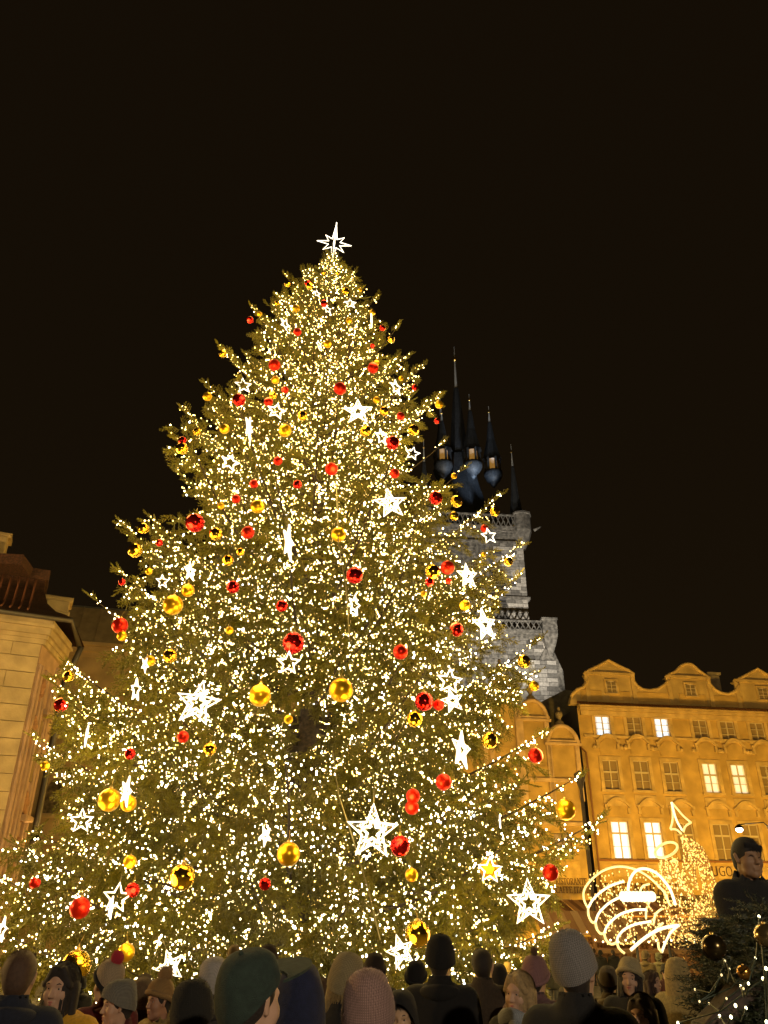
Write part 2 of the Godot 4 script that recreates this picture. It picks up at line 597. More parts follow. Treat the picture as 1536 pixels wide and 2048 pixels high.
# ---------- lamps of the square
func build_lamps() -> void:
	var sodium := Color(1.0, 0.55, 0.07)
	var warm := Color(1.0, 0.60, 0.20)
	var white := Color(1.0, 0.90, 0.75)
	M.iron = mat(Color(0.02, 0.018, 0.015), 0.5, 0.6)
	M.lens_orange = glow(sodium, 6.0)
	M.lens_white = glow(white, 8.0)
	# low floodlights that wash the fronts of the houses from the pavement
	var spots := [[16.0, -45.0, 140.0, "in front of the ochre townhouse's left end"], [25.0, -46.0, 170.0, "in front of the middle of the ochre townhouse"], [35.0, -47.0, 170.0, "in front of the ochre townhouse, far right"], [8.0, -45.5, 85.0, "in front of the arched gable house"], [-2.0, -45.5, 80.0, "behind the trunk of the spruce"]]
	for s in spots:
		floodlight(Vector3(s[0], 0.0, s[1]), Vector3(s[0], 9.0, s[1] - 8.0), sodium, s[2], "low pavement floodlight with an orange lens " + str(s[3]), "floodlights washing the yellow houses")
	# tall street lanterns on the near side of the square, out of the picture on either hand
	street_lantern(Vector3(-24, 0, -14), 7.0, Color(1.0, 0.60, 0.19), 330.0, "tall iron street lantern out on the left of the square")
	street_lantern(Vector3(-15.2, 0, -36.5), 4.6, Color(1.0, 0.60, 0.17), 105.0, "short street lantern between the palace and the spruce's left boughs")
	street_lantern(Vector3(30, 0, -22), 8.0, warm, 170.0, "tall iron street lantern out on the right of the square")
	street_lantern(Vector3(3.5, 0, 7.0), 5.5, Color(1.0, 0.82, 0.58), 74.0, "iron street lantern behind the crowd by the market stalls")
	# projectors on the roofs below the church tower
	var tw := Vector3(13.0, 0, -95)
	projector(Vector3(20.0, 17.5, -78.0), Vector3(17.0, 33.0, -91.0), white, 1150.0, 33.0, "on a roof below the right church tower")
	projector(Vector3(2.0, 17.5, -78.0), Vector3(5.0, 33.0, -91.0), white, 900.0, 30.0, "on a roof below the gabled church front")
	projector(Vector3(-14.0, 17.5, -78.0), Vector3(-12.0, 33.0, -91.0), white, 1000.0, 30.0, "on a roof below the hidden church tower")

func floodlight(where: Vector3, aim: Vector3, c: Color, e: float, label: String, group: String) -> void:
	var t := thing("floodlight", label, "floodlight", where, 0, group)
	var st := start()
	box(st, Vector3(0, 0.06, 0), Vector3(0.4, 0.12, 0.3))
	box(st, Vector3(-0.24, 0.25, 0), Vector3(0.04, 0.4, 0.06))
	box(st, Vector3(0.24, 0.25, 0), Vector3(0.04, 0.4, 0.06))
	piece("bracket", done(st), M.iron, t)
	var dir := (aim - where).normalized()
	var b := Basis.looking_at(dir)
	st = start()
	box(st, Vector3(0, 0.36, 0), Vector3(0.44, 0.30, 0.16), b)
	piece("housing", done(st), M.iron, t)
	st = start()
	box(st, Vector3(0, 0.36, 0) + dir * 0.09, Vector3(0.38, 0.24, 0.01), b)
	piece("lens", done(st), M.lens_orange, t)
	lamp(where + Vector3(0, 0.36, 0) + dir * 0.3, c, e, 0.15)

func projector(where: Vector3, aim: Vector3, c: Color, e: float, angle: float, place: String) -> void:
	var t := thing("roof_projector", "white floodlight projector standing " + place, "floodlight", where, 0, "projectors lighting the church")
	var dir := (aim - where).normalized()
	var b := Basis.looking_at(dir)
	var st := start()
	box(st, Vector3.ZERO, Vector3(0.6, 0.45, 0.3), b)
	piece("housing", done(st), M.iron, t)
	st = start()
	box(st, dir * 0.16, Vector3(0.5, 0.36, 0.01), b)
	piece("lens", done(st), M.lens_white, t)
	st = start()
	box(st, Vector3(0, -0.9, 0), Vector3(0.08, 1.4, 0.08))
	piece("stand", done(st), M.iron, t)
	beam(where + dir * 0.3, aim, c, e, angle)

func street_lantern(where: Vector3, h: float, c: Color, e: float, label: String) -> void:
	var t := thing("street_lantern", label, "street lamp", where)
	var st := start()
	lathe(st, [Vector2(0.22, 0), Vector2(0.2, 0.4), Vector2(0.09, 0.6), Vector2(0.06, h - 0.8), Vector2(0.1, h - 0.75), Vector2(0.0, h - 0.7)], 10)
	piece("post", done(st), M.iron, t)
	st = start()
	lathe(st, [Vector2(0.0, h + 0.55), Vector2(0.06, h + 0.5), Vector2(0.3, h + 0.15)].map(func(v): return v), 6)
	piece("roof", done(st), M.iron, t)
	st = start()
	lathe(st, [Vector2(0.1, h - 0.7), Vector2(0.22, h + 0.12)], 6)
	var glass := StandardMaterial3D.new()
	glass.transparency = BaseMaterial3D.TRANSPARENCY_ALPHA
	glass.albedo_color = Color(1, 1, 1, 0.05)
	glass.roughness = 0.05
	piece("glass", done(st), glass, t)
	st = start()
	ball(st, Vector3(0, h - 0.25, 0), Vector3(0.12, 0.16, 0.12))
	piece("bulb", done(st), glow(c, 10.0), t)
	lamp(Vector3(0, h - 0.25, 0), c, e, 0.1, t)


func build_ground() -> void:
	var st := start()
	quad(st, Vector3(-400, 0, 200), Vector3(-400, 0, -500), Vector3(400, 0, -500), Vector3(400, 0, 200))
	var o := show_mesh("square_paving", done(st), mat(Color(0.16, 0.145, 0.13), 0.75, 0, "cobble", 0.35, 2.0))
	o.set_meta("kind", "structure")


# ---------- houses. A house stands in its own frame: x along its front, y up, z towards the square
func hit(xf: Transform3D, px: float, py: float, z := 0.0) -> Vector2:
	var inv := xf.affine_inverse()
	var o := inv * eye
	var d := inv.basis * ray(px, py)
	var t := (z - o.z) / d.z
	return Vector2(o.x + d.x * t, o.y + d.y * t)

func front_wall(rects: Array, x0: float, x1: float, y0: float, y1: float, deep := 0.28) -> ArrayMesh:   # a wall with openings and their reveals
	var st := start()
	st.set_smooth_group(-1)
	var xs := [x0, x1]
	var ys := [y0, y1]
	for r in rects:
		xs.append_array([r.position.x, r.end.x])
		ys.append_array([r.position.y, r.end.y])
	xs.sort()
	ys.sort()
	for i in xs.size() - 1:
		for j in ys.size() - 1:
			var c := Vector2((xs[i] + xs[i + 1]) / 2, (ys[j] + ys[j + 1]) / 2)
			if xs[i + 1] - xs[i] < 1e-4 or ys[j + 1] - ys[j] < 1e-4:
				continue
			var open := false
			for r in rects:
				if r.has_point(c):
					open = true
			if not open:
				quad(st, Vector3(xs[i], ys[j], 0), Vector3(xs[i], ys[j + 1], 0), Vector3(xs[i + 1], ys[j + 1], 0), Vector3(xs[i + 1], ys[j], 0))
	for r in rects:
		var a := Vector3(r.position.x, r.position.y, 0)
		var b := Vector3(r.position.x, r.end.y, 0)
		var c := Vector3(r.end.x, r.end.y, 0)
		var d := Vector3(r.end.x, r.position.y, 0)
		var k := Vector3(0, 0, -deep)
		quad(st, a, a + k, b + k, b)
		quad(st, b, b + k, c + k, c)
		quad(st, c, c + k, d + k, d)
		quad(st, d, d + k, a + k, a)
	return done(st)

func window(house: Node3D, r: Rect2, cols: int, rows: Array, pane_mat: Material, frame_mat: Material, curtain: Material = null) -> void:   # rows: relative pane heights from the top; a negative one is preceded by a heavy transom
	var z := -0.12
	var st := start()
	var bar := 0.055
	var w := r.size.x
	var h := r.size.y
	for e in [[r.position.x + bar / 2, r.position.y + h / 2, bar, h], [r.end.x - bar / 2, r.position.y + h / 2, bar, h]]:
		box(st, Vector3(e[0], e[1], z), Vector3(e[2], e[3], 0.08))
	for e in [[r.position.y + bar / 2], [r.end.y - bar / 2]]:
		box(st, Vector3(r.position.x + w / 2, e[0], z), Vector3(w - bar * 2, bar, 0.08))
	box(st, Vector3(r.position.x + w / 2, r.position.y + h / 2, z + 0.012), Vector3(0.09, h - bar * 2, 0.07))
	var total := 0.0
	for q in rows:
		total += absf(q)
	var y := r.end.y - bar
	var panes := []
	for i in rows.size():
		var ph: float = absf(rows[i]) / total * (h - bar * 2)
		if i > 0:
			var thick := 0.13 if rows[i] < 0 else 0.035
			box(st, Vector3(r.position.x + w / 2, y, z + 0.006), Vector3(w - bar * 2, thick, 0.06))
		for c in cols:
			var pw := (w - bar * 2) / cols
			panes.append(Rect2(r.position.x + bar + pw * c, y - ph, pw, ph))
		y -= ph
	if cols > 2:
		for c in range(1, cols):
			box(st, Vector3(r.position.x + bar + (w - bar * 2) * c / cols, r.position.y + h / 2, z), Vector3(0.03, h - bar * 2, 0.05))
	var f := piece("window", done(st), frame_mat, house)
	for p in panes:
		var sp := start()
		box(sp, Vector3(p.position.x + p.size.x / 2, p.position.y + p.size.y / 2, z - 0.05), Vector3(p.size.x - 0.004, p.size.y - 0.004, 0.012))
		var pm2 := pane_mat
		if pane_mat is StandardMaterial3D and pane_mat.emission_enabled and rng.randf() < 0.5:
			pm2 = pane_mat.duplicate()
			pm2.emission_energy_multiplier *= rf(0.72, 0.95)
		piece("pane", done(sp), pm2, f)
	if curtain:
		for s in [-1.0, 1.0]:
			var sc := start()
			sc.set_smooth_group(-1)
			for k in (8 if not curtain.emission_enabled else 4):
				var xa: float = r.position.x + w / 2 + s * (w / 2 - 0.02 - k * 0.045)
				var xb: float = r.position.x + w / 2 + s * (w / 2 - 0.02 - (k + 1) * 0.045)
				var za := z - (0.10 if not (curtain is StandardMaterial3D and curtain.emission_enabled) else 0.0) - 0.02 * (k % 2) - 0.02
				var zb := z - (0.10 if not (curtain is StandardMaterial3D and curtain.emission_enabled) else 0.0) - 0.02 * ((k + 1) % 2) - 0.02
				quad(sc, Vector3(xa, r.position.y, za), Vector3(xa, r.end.y, za), Vector3(xb, r.end.y, zb), Vector3(xb, r.position.y, zb))
			piece("curtain", done(sc), curtain, f)

func surround(st: SurfaceTool, r: Rect2, b: float, d: float) -> void:   # a raised moulding round an opening
	box(st, Vector3(r.position.x - b / 2, r.position.y + r.size.y / 2, d / 2), Vector3(b, r.size.y, d))
	box(st, Vector3(r.end.x + b / 2, r.position.y + r.size.y / 2, d / 2), Vector3(b, r.size.y, d))
	box(st, Vector3(r.position.x + r.size.x / 2, r.end.y + b / 2, d / 2), Vector3(r.size.x + b * 2, b, d))
	box(st, Vector3(r.position.x + r.size.x / 2, r.position.y - b / 3, d * 0.75), Vector3(r.size.x + b * 2.4, b * 0.66, d * 1.5))

func hood(st: SurfaceTool, c: Vector2, w: float, rise: float, t: float, d: float) -> void:   # a segmental hood on two little brackets
	var n := 12
	var lo := []
	var hi := []
	for i in n + 1:
		var s := -1.0 + 2.0 * i / n
		var y := rise * (1.0 - s * s)
		lo.append(Vector2(c.x + s * w / 2, c.y + y))
		hi.append(Vector2(c.x + s * w / 2, c.y + y + t))
	for i in n:
		prism(st, PackedVector2Array([lo[i], lo[i + 1], hi[i + 1], hi[i]]), 0.0, d)
	for s in [-1, 1]:
		box(st, Vector3(c.x + s * (w / 2 + 0.07), c.y + t / 2, d / 2), Vector3(0.14, t, d))
		box(st, Vector3(c.x + s * (w / 2 - 0.02), c.y - 0.22, d / 3), Vector3(0.2, 0.42, d * 0.66))

func words(house: Node3D, text: String, p: Vector2, height: float, width: float, m: Material, font := "Droid Serif") -> void:
	var t := TextMesh.new()
	var f := SystemFont.new()
	f.font_names = PackedStringArray([font])
	t.font = f
	t.text = text
	t.font_size = 64
	t.pixel_size = 0.01
	t.depth = 0.03
	var s := t.get_aabb().size
	var h := maxf(s.y, 0.01)
	piece("lettering", t, m, house, Transform3D(Basis.from_scale(Vector3(width / maxf(s.x, 0.01), height / h, 1)), Vector3(p.x, p.y, 0.065)))

func build_right_house() -> void:
	var org := at(1196, 1723, 60)
	var xf := Transform3D(Basis(Vector3.UP, deg_to_rad(8)), Vector3(org.x, 0, -60))
	var house := thing("gabled_townhouse", "long ochre townhouse with curved gables and three rows of windows, behind the angel", "house", xf.origin, deg_to_rad(8))
	M.ochre = mat(Color(0.60, 0.40, 0.13), 0.9, 0, "plaster", 0.13, 0.6)
	M.ochre_trim = mat(Color(0.66, 0.47, 0.20), 0.9, 0, "plaster", 0.21, 0.4)
	M.gable_mat = mat(Color(0.58, 0.42, 0.18), 0.9, 0, "plaster", 0.11, 0.6)
	M.frame_paint = mat(Color(0.50, 0.42, 0.28), 0.6)
	M.dark_pane = mat(Color(0.26, 0.19, 0.10), 0.14)
	M.sooty_tile = mat(Color(0.10, 0.05, 0.03), 0.85, 0, "stone", 0.6)
	M.lit_blue = glow(Color(0.80, 0.93, 1.0), 1.15)
	M.lit_cream = glow(Color(1.0, 0.78, 0.48), 0.80)
	M.lit_white = glow(Color(1.0, 0.90, 0.82), 1.25)
	M.drape_blue = glow(Color(0.55, 0.72, 0.85), 0.62)
	M.drape_cream = glow(Color(1.0, 0.70, 0.36), 0.50)
	M.drape_white = glow(Color(1.0, 0.78, 0.66), 0.80)
	M.net = mat(Color(0.6, 0.5, 0.35), 0.9)
	var c4 := func(x: float, y: float) -> Vector2: return hit(xf, 1100 + x / 3.523, 1280 + y / 3.523)
	var top: Vector2 = c4.call(700, 478)
	var roof_y := top.y
	var width: float = 41.0
	var rects := []
	var wins := []
	# [centre x, centre y, width, height, lit] in a zoomed crop of the photograph; floors from the top down
	for q in [[375, 605, 112, 135, 1], [596, 610, 108, 135, 0], [792, 620, 112, 132, 1], [1062, 632, 108, 134, 0], [1255, 642, 108, 134, 0], [1465, 652, 108, 134, 0], [1680, 662, 108, 134, 0]]:
		wins.append([q, 0])
	for q in [[432, 950, 112, 205, 0], [650, 955, 112, 205, 0], [862, 965, 112, 205, 0], [1136, 973, 114, 205, 2], [1338, 980, 114, 202, 2], [1545, 990, 112, 205, 0], [1760, 1000, 112, 205, 0]]:
		wins.append([q, 1])
	for q in [[503, 1410, 128, 262, 3], [737, 1412, 128, 258, 3], [962, 1420, 126, 258, 0], [1225, 1428, 128, 258, 0], [1428, 1432, 128, 258, 0], [1640, 1440, 126, 258, 0]]:
		wins.append([q, 2])
	for wn in wins:
		var q = wn[0]
		var a: Vector2 = c4.call(q[0] - q[2] * 0.5, q[1] + q[3] * 0.5)
		var b: Vector2 = c4.call(q[0] + q[2] * 0.5, q[1] - q[3] * 0.5)
		var mid: Vector2 = c4.call(q[0], q[1])
		var w: float = [1.22, 1.22, 1.35][wn[1]]
		var h: float = b.y - a.y
		rects.append(Rect2(mid.x - w / 2, a.y, w, h))
	# arched shop openings on the ground floor
	var doors := []
	for px in [1259, 1330, 1400, 1470, 1530]:
		var m := hit(xf, px, 1812)
		doors.append(Rect2(m.x - 1.3, 0.1, 2.6, 3.1))
	piece("wall", front_wall(rects + doors, -0.3, width, 0.0, roof_y, 0.3), M.ochre, house)
	var st := start()
	box(st, Vector3(width / 2, roof_y / 2, -6.4), Vector3(width, roof_y, 12.0))
	piece("house_body", done(st), mat(Color(0.10, 0.08, 0.06), 0.9), house)
	st = start()
	for d in doors:
		box(st, Vector3(d.position.x + d.size.x / 2, d.position.y + d.size.y / 2, -0.26), Vector3(d.size.x, d.size.y, 0.05))
	piece("shop_glass", done(st), mat(Color(0.05, 0.035, 0.02), 0.2), house).set_meta("kind", "stuff")
	for i in wins.size():
		var q = wins[i][0]
		var floor_: int = wins[i][1]
		var lit: int = q[4]
		var pm: Material = [M.dark_pane, M.lit_blue, M.lit_cream, M.lit_white][lit]
		window(house, rects[i], 2, [1, 1, 1] if floor_ == 0 else ([1.3, -1, 1] if floor_ == 1 else [1.05, -1.25, 1.05]), pm, M.frame_paint, (M.net if i % 2 == 0 else null) if lit == 0 else [null, M.drape_blue, M.drape_cream, M.drape_white][lit])
	st = start()
	for i in wins.size():
		surround(st, rects[i], 0.26, 0.07)
	piece("window_surrounds", done(st), M.ochre_trim, house)
	for i in wins.size():
		var fl: int = wins[i][1]
		if fl == 0:
			continue
		var r: Rect2 = rects[i]
		var sh := start()
		var c := Vector2(r.get_center().x, r.end.y + (1.25 if fl == 1 else 0.95))
		hood(sh, c, r.size.x + 0.42, 0.5, 0.2, 0.2)
		piece("hood", done(sh), M.ochre_trim, house)
		sh = start()
		var poly := PackedVector2Array()
		for k in 11:
			var s := -1.0 + k * 0.2
			poly.append(Vector2(c.x + s * (r.size.x / 2 + 0.05), c.y - 0.15 + 0.45 * (1 - s * s)))
		poly.append(Vector2(c.x + r.size.x / 2 + 0.05, r.end.y + 0.42))
		poly.append(Vector2(c.x - r.size.x / 2 - 0.05, r.end.y + 0.42))
		prism(sh, poly, 0.0, 0.05)
		piece("panel", done(sh), M.ochre, house)
		sh = start()
		box(sh, Vector3(c.x, r.position.y - 0.75, 0.03), Vector3(r.size.x + 0.5, 0.8, 0.06), Basis(), 0.03)
		piece("apron", done(sh), M.ochre_trim, house)
		if fl == 1:
			for s in [-1, 1]:
				sh = start()
				lathe(sh, [Vector2(0.0, 0), Vector2(0.15, 0.06), Vector2(0.17, 0.2), Vector2(0.10, 0.34), Vector2(0, 0.38)], 8, Vector3(c.x + s * (r.size.x / 2 + 0.45), c.y - 0.5, 0.08))
				piece("bracket", done(sh), M.ochre_trim, house)
	# bands
	st = start()
	var s1: Vector2 = c4.call(700, 690)
	var s2: Vector2 = c4.call(700, 1556)
	box(st, Vector3(width / 2, s1.y, 0.06), Vector3(width, 0.16, 0.12))
	piece("string_course", done(st), M.ochre_trim, house)
	st = start()
	box(st, Vector3(width / 2, s2.y, 0.11), Vector3(width, 0.12, 0.22))
	piece("string_course", done(st), mat(Color(0.22, 0.09, 0.03), 0.8), house)
	st = start()
	for e in [[0.0, 0.35, 0.25], [0.30, 0.22, 0.42], [0.50, 0.14, 0.58]]:
		box(st, Vector3(width / 2, roof_y - 0.62 + e[0], e[2] / 2), Vector3(width + e[2], e[1], e[2]))
	piece("cornice", done(st), M.ochre_trim, house)
	# row of roof tiles on the cornice: each one a rounded tile, too small to tell apart
	st = start()
	var x := -0.2
	while x < width:
		lathe(st, [Vector2(0.11, 0), Vector2(0.09, 0.75)], 6, Vector3(x, roof_y - 0.02, 0.66), Basis(Vector3.RIGHT, -PI / 2 + 0.35))
		x += 0.235
	var tl := piece("eave_tiles", done(st), mat(Color(0.20, 0.09, 0.04), 0.85), house)
	tl.set_meta("kind", "stuff")
	# attic with its gables
	var g := PackedVector2Array()
	for q in [[145, 474], [150, 400], [165, 375], [188, 350], [232, 335], [255, 300], [258, 265], [240, 240], [272, 215], [340, 183], [410, 143], [480, 181], [550, 213], [588, 240], [578, 262], [590, 295], [615, 325], [650, 348], [700, 355], [760, 345], [800, 320], [825, 297], [836, 277], [815, 263], [845, 241], [880, 225], [918, 186], [945, 172], [970, 168], [995, 172], [1020, 190], [1048, 217], [1085, 242], [1122, 266], [1110, 287], [1125, 312], [1160, 350], [1200, 372], [1250, 382], [1298, 366], [1320, 332], [1325, 312], [1293, 293], [1340, 270], [1400, 237], [1460, 203], [1520, 240], [1590, 275], [1632, 300], [1620, 322], [1650, 360], [1700, 395], [1780, 410], [1850, 390], [1880, 340], [1880, 570]]:
		g.append(c4.call(q[0], q[1]) if q[1] < 560 else Vector2(width, roof_y + 0.05))
	g[0].y = roof_y + 0.05
	g[g.size() - 2].x = width
	st = start()
	prism(st, g, -0.55, -0.02)
	piece("attic_gables", done(st), M.gable_mat, house)
	st = start()
	var edge := []
	for i in range(1, g.size() - 1):
		edge.append(Vector3(g[i].x, g[i].y, 0.02))
	tube(st, edge, [0.14], 6)
	piece("coping", done(st), M.ochre_trim, house)
	for tri_ in [[240, 588, 240, 410], [815, 1122, 264, 970], [1293, 1632, 294, 1460]]:
		var a: Vector2 = c4.call(tri_[0], tri_[2])
		var b: Vector2 = c4.call(tri_[1], tri_[2])
		var ss := start()
		box(ss, Vector3((a.x + b.x) / 2, (a.y + b.y) / 2, 0.06), Vector3(b.x - a.x, 0.2, 0.2))
		piece("gable_ledge", done(ss), M.ochre_trim, house)
		for px2 in [tri_[0] + 12, tri_[1] - 12]:
			ss = start()
			var u: Vector2 = c4.call(px2, tri_[2])
			box(ss, Vector3(u.x, (u.y + roof_y) / 2, 0.04), Vector3(0.34, u.y - roof_y, 0.10))
			piece("gable_pilaster", done(ss), M.ochre_trim, house)
	for q in [[432, 330], [990, 352], [1500, 378]]:
		var m: Vector2 = c4.call(q[0], q[1])
		var ss := start()
		var arch := PackedVector2Array()
		for k in 11:
			var s := PI * k / 10
			arch.append(m + Vector2(cos(s) * 0.44, 0.25 + sin(s) * 0.22))
		arch.append(m + Vector2(-0.44, -0.5))
		arch.append(m + Vector2(0.44, -0.5))
		prism(ss, arch, -0.04, 0.035)
		var wn := piece("attic_window", done(ss), M.net, house)
		for k in 6:
			var sp := start()
			box(sp, Vector3(m.x - 0.2 + 0.4 * (k % 2), m.y - 0.32 + 0.29 * (k / 2), 0.042), Vector3(0.34, 0.25, 0.02))
			piece("pane", done(sp), mat(Color(0.20, 0.15, 0.08), 0.4), wn)
		ss = start()
		surround(ss, Rect2(m.x - 0.44, m.y - 0.5, 0.88, 0.98), 0.12, 0.09)
		piece("attic_surround", done(ss), M.ochre_trim, house)
	st = start()
	var n_panel := 0
	for q in [[225, 375], [430, 575], [620, 880], [920, 1110], [1150, 1370]]:
		var a: Vector2 = c4.call(q[0], 456)
		var b: Vector2 = c4.call(q[1], 456)
		box(st, Vector3((a.x + b.x) / 2, roof_y + 0.85, 0.0), Vector3(b.x - a.x, 0.75, 0.05), Basis(), 0.03)
		n_panel += 1
	piece("attic_panels", done(st), M.ochre, house)
	# dark roof behind the gables, with a chimney
	st = start()
	prism(st, PackedVector2Array([Vector2(0.6, roof_y), Vector2(5.5, roof_y + 2.9), Vector2(11.5, roof_y)]), 3.5, width, Basis(Vector3.UP, PI / 2))
	piece("roof", done(st), M.sooty_tile, house, Transform3D(Basis(), Vector3(0, 0, 0)))
	var ch: Vector2 = c4.call(1222, 330)
	st = start()
	box(st, Vector3(ch.x + 0.05, ch.y + 0.1, -1.6), Vector3(1.0, 2.4, 0.9), Basis(), 0.04)
	box(st, Vector3(ch.x + 0.05, ch.y + 1.4, -1.6), Vector3(1.2, 0.2, 1.1))
	piece("chimney", done(st), mat(Color(0.34, 0.29, 0.22), 0.9, 0, "plaster", 0.4), house)
	# signs painted on the wall
	var ink := mat(Color(0.07, 0.035, 0.015), 0.8)
	words(house, "RESTAURANT", hit(xf, 1284, 1779), 0.78, 5.6, ink)
	words(house, "HUGO", hit(xf, 1436, 1743), 0.66, 2.1, ink, "Droid Sans")
	# rainwater pipe at the left corner
	st = start()
	tube(st, [Vector3(-0.05, 0, 0.2), Vector3(-0.05, roof_y - 3.6, 0.2), Vector3(-0.5, roof_y - 3.2, 0.2)], [0.075], 8)
	piece("downpipe", done(st), mat(Color(0.16, 0.07, 0.03), 0.6), house)

func build_school_house() -> void:
	var xf := Transform3D(Basis(Vector3.UP, deg_to_rad(8)), Vector3(at(1190, 1700, 59).x, 0, -59.5))
	var house := thing("arched_gable_house", "old yellow house with rounded gables and stone finials, half hidden behind the spruce", "house", xf.origin, deg_to_rad(8))
	var trim := mat(Color(0.66, 0.47, 0.28), 0.9, 0, "plaster", 0.2, 0.4)
	var wallm := mat(Color(0.56, 0.38, 0.13), 0.9, 0, "plaster", 0.12, 0.6)
	var left := -17.0
	# round gables: centre px, top py, shoulder py, half width in px
	var gs := [[1125, 1449, 1488, 33], [1066, 1398, 1440, 31], [1004, 1352, 1394, 32], [942, 1398, 1440, 31], [882, 1449, 1488, 33]]
	var rects := []
	for q in [[965, 1513, 24, 34], [1015, 1516, 24, 34], [1072, 1518, 34, 26], [905, 1513, 24, 34]]:
		var m := hit(xf, q[0], q[1])
		var k := 0.0385
		rects.append(Rect2(m.x - q[2] * k / 2, m.y - q[3] * k / 2, q[2] * k, q[3] * k))
	for q in [[1128, 1700], [1010, 1690], [930, 1690]]:
		var m := hit(xf, q[0], q[1])
		rects.append(Rect2(m.x - 0.65, m.y - 0.6, 1.3, 1.7))
	var arches := []
	for q in [1126, 990, 900]:
		var m := hit(xf, q, 1830)
		arches.append(Rect2(m.x - 1.25, 0.05, 2.5, 2.0))
	var top := hit(xf, 1160, 1560).y
	piece("wall", front_wall(rects + arches, left, -0.35, 0.0, top, 0.3), wallm, house)
	var st := start()
	box(st, Vector3(left / 2 - 0.3, top / 2, -5.4), Vector3(-left - 0.4, top, 10.0))
	piece("house_body", done(st), mat(Color(0.10, 0.08, 0.06), 0.9), house)
	for i in rects.size():
		window(house, rects[i], 2, [1, 1, 1] if rects[i].size.y > 1.2 else [1, 1], M.dark_pane, mat(Color(0.12, 0.09, 0.06), 0.7))
	st = start()
	for r in rects:
		surround(st, r, 0.16, 0.06)
	piece("window_surrounds", done(st), wallm, house)
	for a in arches:
		var ss := start()
		var pl := PackedVector2Array()
		for k in 9:
			var s := k / 8.0
			pl.append(Vector2(a.end.x - 1.25 * s, 2.05 + 1.5 * sin(s * PI / 2) * (0.75 + 0.25 * s)))
		for k in range(1, 9):
			var s := 1.0 - k / 8.0
			pl.append(Vector2(a.position.x + 1.25 * s, 2.05 + 1.5 * sin(s * PI / 2) * (0.75 + 0.25 * s)))
		prism(ss, pl, -0.01, 0.03)
		var av := piece("arch_window", done(ss), mat(Color(0.16, 0.12, 0.06), 0.25), house)
		for s in [-0.6, 0.0, 0.6]:
			var sb := start()
			box(sb, Vector3(a.get_center().x + s, 2.75, 0.045), Vector3(0.06, 1.2 if s == 0.0 else 0.8, 0.03))
			piece("glazing_bar", done(sb), trim, av)
		var so := start()
		box(so, Vector3(a.get_center().x, 1.05, -0.26), Vector3(2.5, 2.0, 0.05))
		piece("doorway", done(so), mat(Color(0.05, 0.035, 0.02), 0.3), house)
	for i in gs.size():
		var q = gs[i]
		var c := hit(xf, q[0], q[2])
		var half: float = hit(xf, q[0] + q[3], q[2]).x - c.x
		var y_top := hit(xf, q[0], q[1]).y
		var rise := y_top - c.y
		var pl := PackedVector2Array()
		var arc := []
		for k in 15:
			var s := PI * k / 14
			pl.append(Vector2(c.x + cos(s) * half, c.y + sin(s) * rise))
			arc.append(Vector3(c.x + cos(s) * (half - 0.12), c.y + sin(s) * (rise - 0.12), 0.1))
		pl.append(Vector2(c.x - half, top - 0.02))
		pl.append(Vector2(c.x + half, top - 0.02))
		var ss := start()
		prism(ss, pl, -0.5 - 0.02 * i, 0.01 + 0.012 * (i % 2))
		var gable := piece("gable", done(ss), wallm, house)
		ss = start()
		tube(ss, arc, [0.17], 8)
		piece("arch_moulding", done(ss), trim, gable)
		ss = start()
		box(ss, Vector3(c.x, c.y, 0.12), Vector3(half * 2 + 0.3, 0.22, 0.3), Basis(), 0.05)
		box(ss, Vector3(c.x, c.y + 0.2, 0.09), Vector3(half * 2 + 0.1, 0.12, 0.2))
		piece("ledge", done(ss), trim, gable)
		for s in [-1, 1]:
			ss = start()
			box(ss, Vector3(c.x + s * (half - 0.22), (c.y + top) / 2 - 0.8, 0.08), Vector3(0.36, c.y - top + 1.4, 0.14), Basis(), 0.04)
			piece("pilaster", done(ss), trim, gable)
		ss = start()
		var fp := Vector3(c.x, y_top - 0.05, -0.15)
		lathe(ss, [Vector2(0.34, 0), Vector2(0.30, 0.25), Vector2(0.14, 0.35), Vector2(0.12, 0.5), Vector2(0.27, 0.72), Vector2(0.29, 0.88), Vector2(0.2, 1.05), Vector2(0.08, 1.12), Vector2(0.14, 1.25), Vector2(0.1, 1.38), Vector2(0, 1.45)], 12, fp)
		piece("finial", done(ss), mat(Color(0.5, 0.40, 0.26), 0.9, 0, "stone", 1.0), gable)
	for y in [hit(xf, 1100, 1560).y, hit(xf, 1100, 1647).y]:
		st = start()
		box(st, Vector3(left / 2, y, 0.08), Vector3(-left - 1.0, 0.3, 0.2), Basis(), 0.05)
		piece("string_course", done(st), trim, house)
	st = start()
	box(st, Vector3(-3.3, hit(xf, 1140, 1760).y, 0.02), Vector3(4.4, 2.4, 0.06), Basis(), 0.02)
	piece("sign_panel", done(st), mat(Color(0.62, 0.42, 0.14), 0.9, 0, "plaster", 0.3), house)
	var ink := mat(Color(0.10, 0.05, 0.02), 0.8)
	words(house, "RISTORANTE", hit(xf, 1142, 1763) + Vector2(0, 0), 0.42, 2.25, ink)
	words(house, "CAFFE ITALIA", hit(xf, 1147, 1780), 0.42, 2.6, ink)
	# the grey fire wall and slate roof that rise behind, between the two houses
	var gx := Transform3D(Basis(Vector3.UP, deg_to_rad(8)), Vector3(at(1110, 1500, 66).x, 0, -66))
	var back := thing("grey_side_house", "narrow grey house with a steep slate roof edge, squeezed between yellow gables and church", "house", gx.origin, deg_to_rad(8))
	var pl := PackedVector2Array()
	for q in [[1078, 1406], [1131, 1379], [1152, 1384], [1156, 1480], [1076, 1480]]:
		pl.append(hit(gx, q[0], q[1]))
	pl[3].y = 0.0
	pl[4].y = 0.0
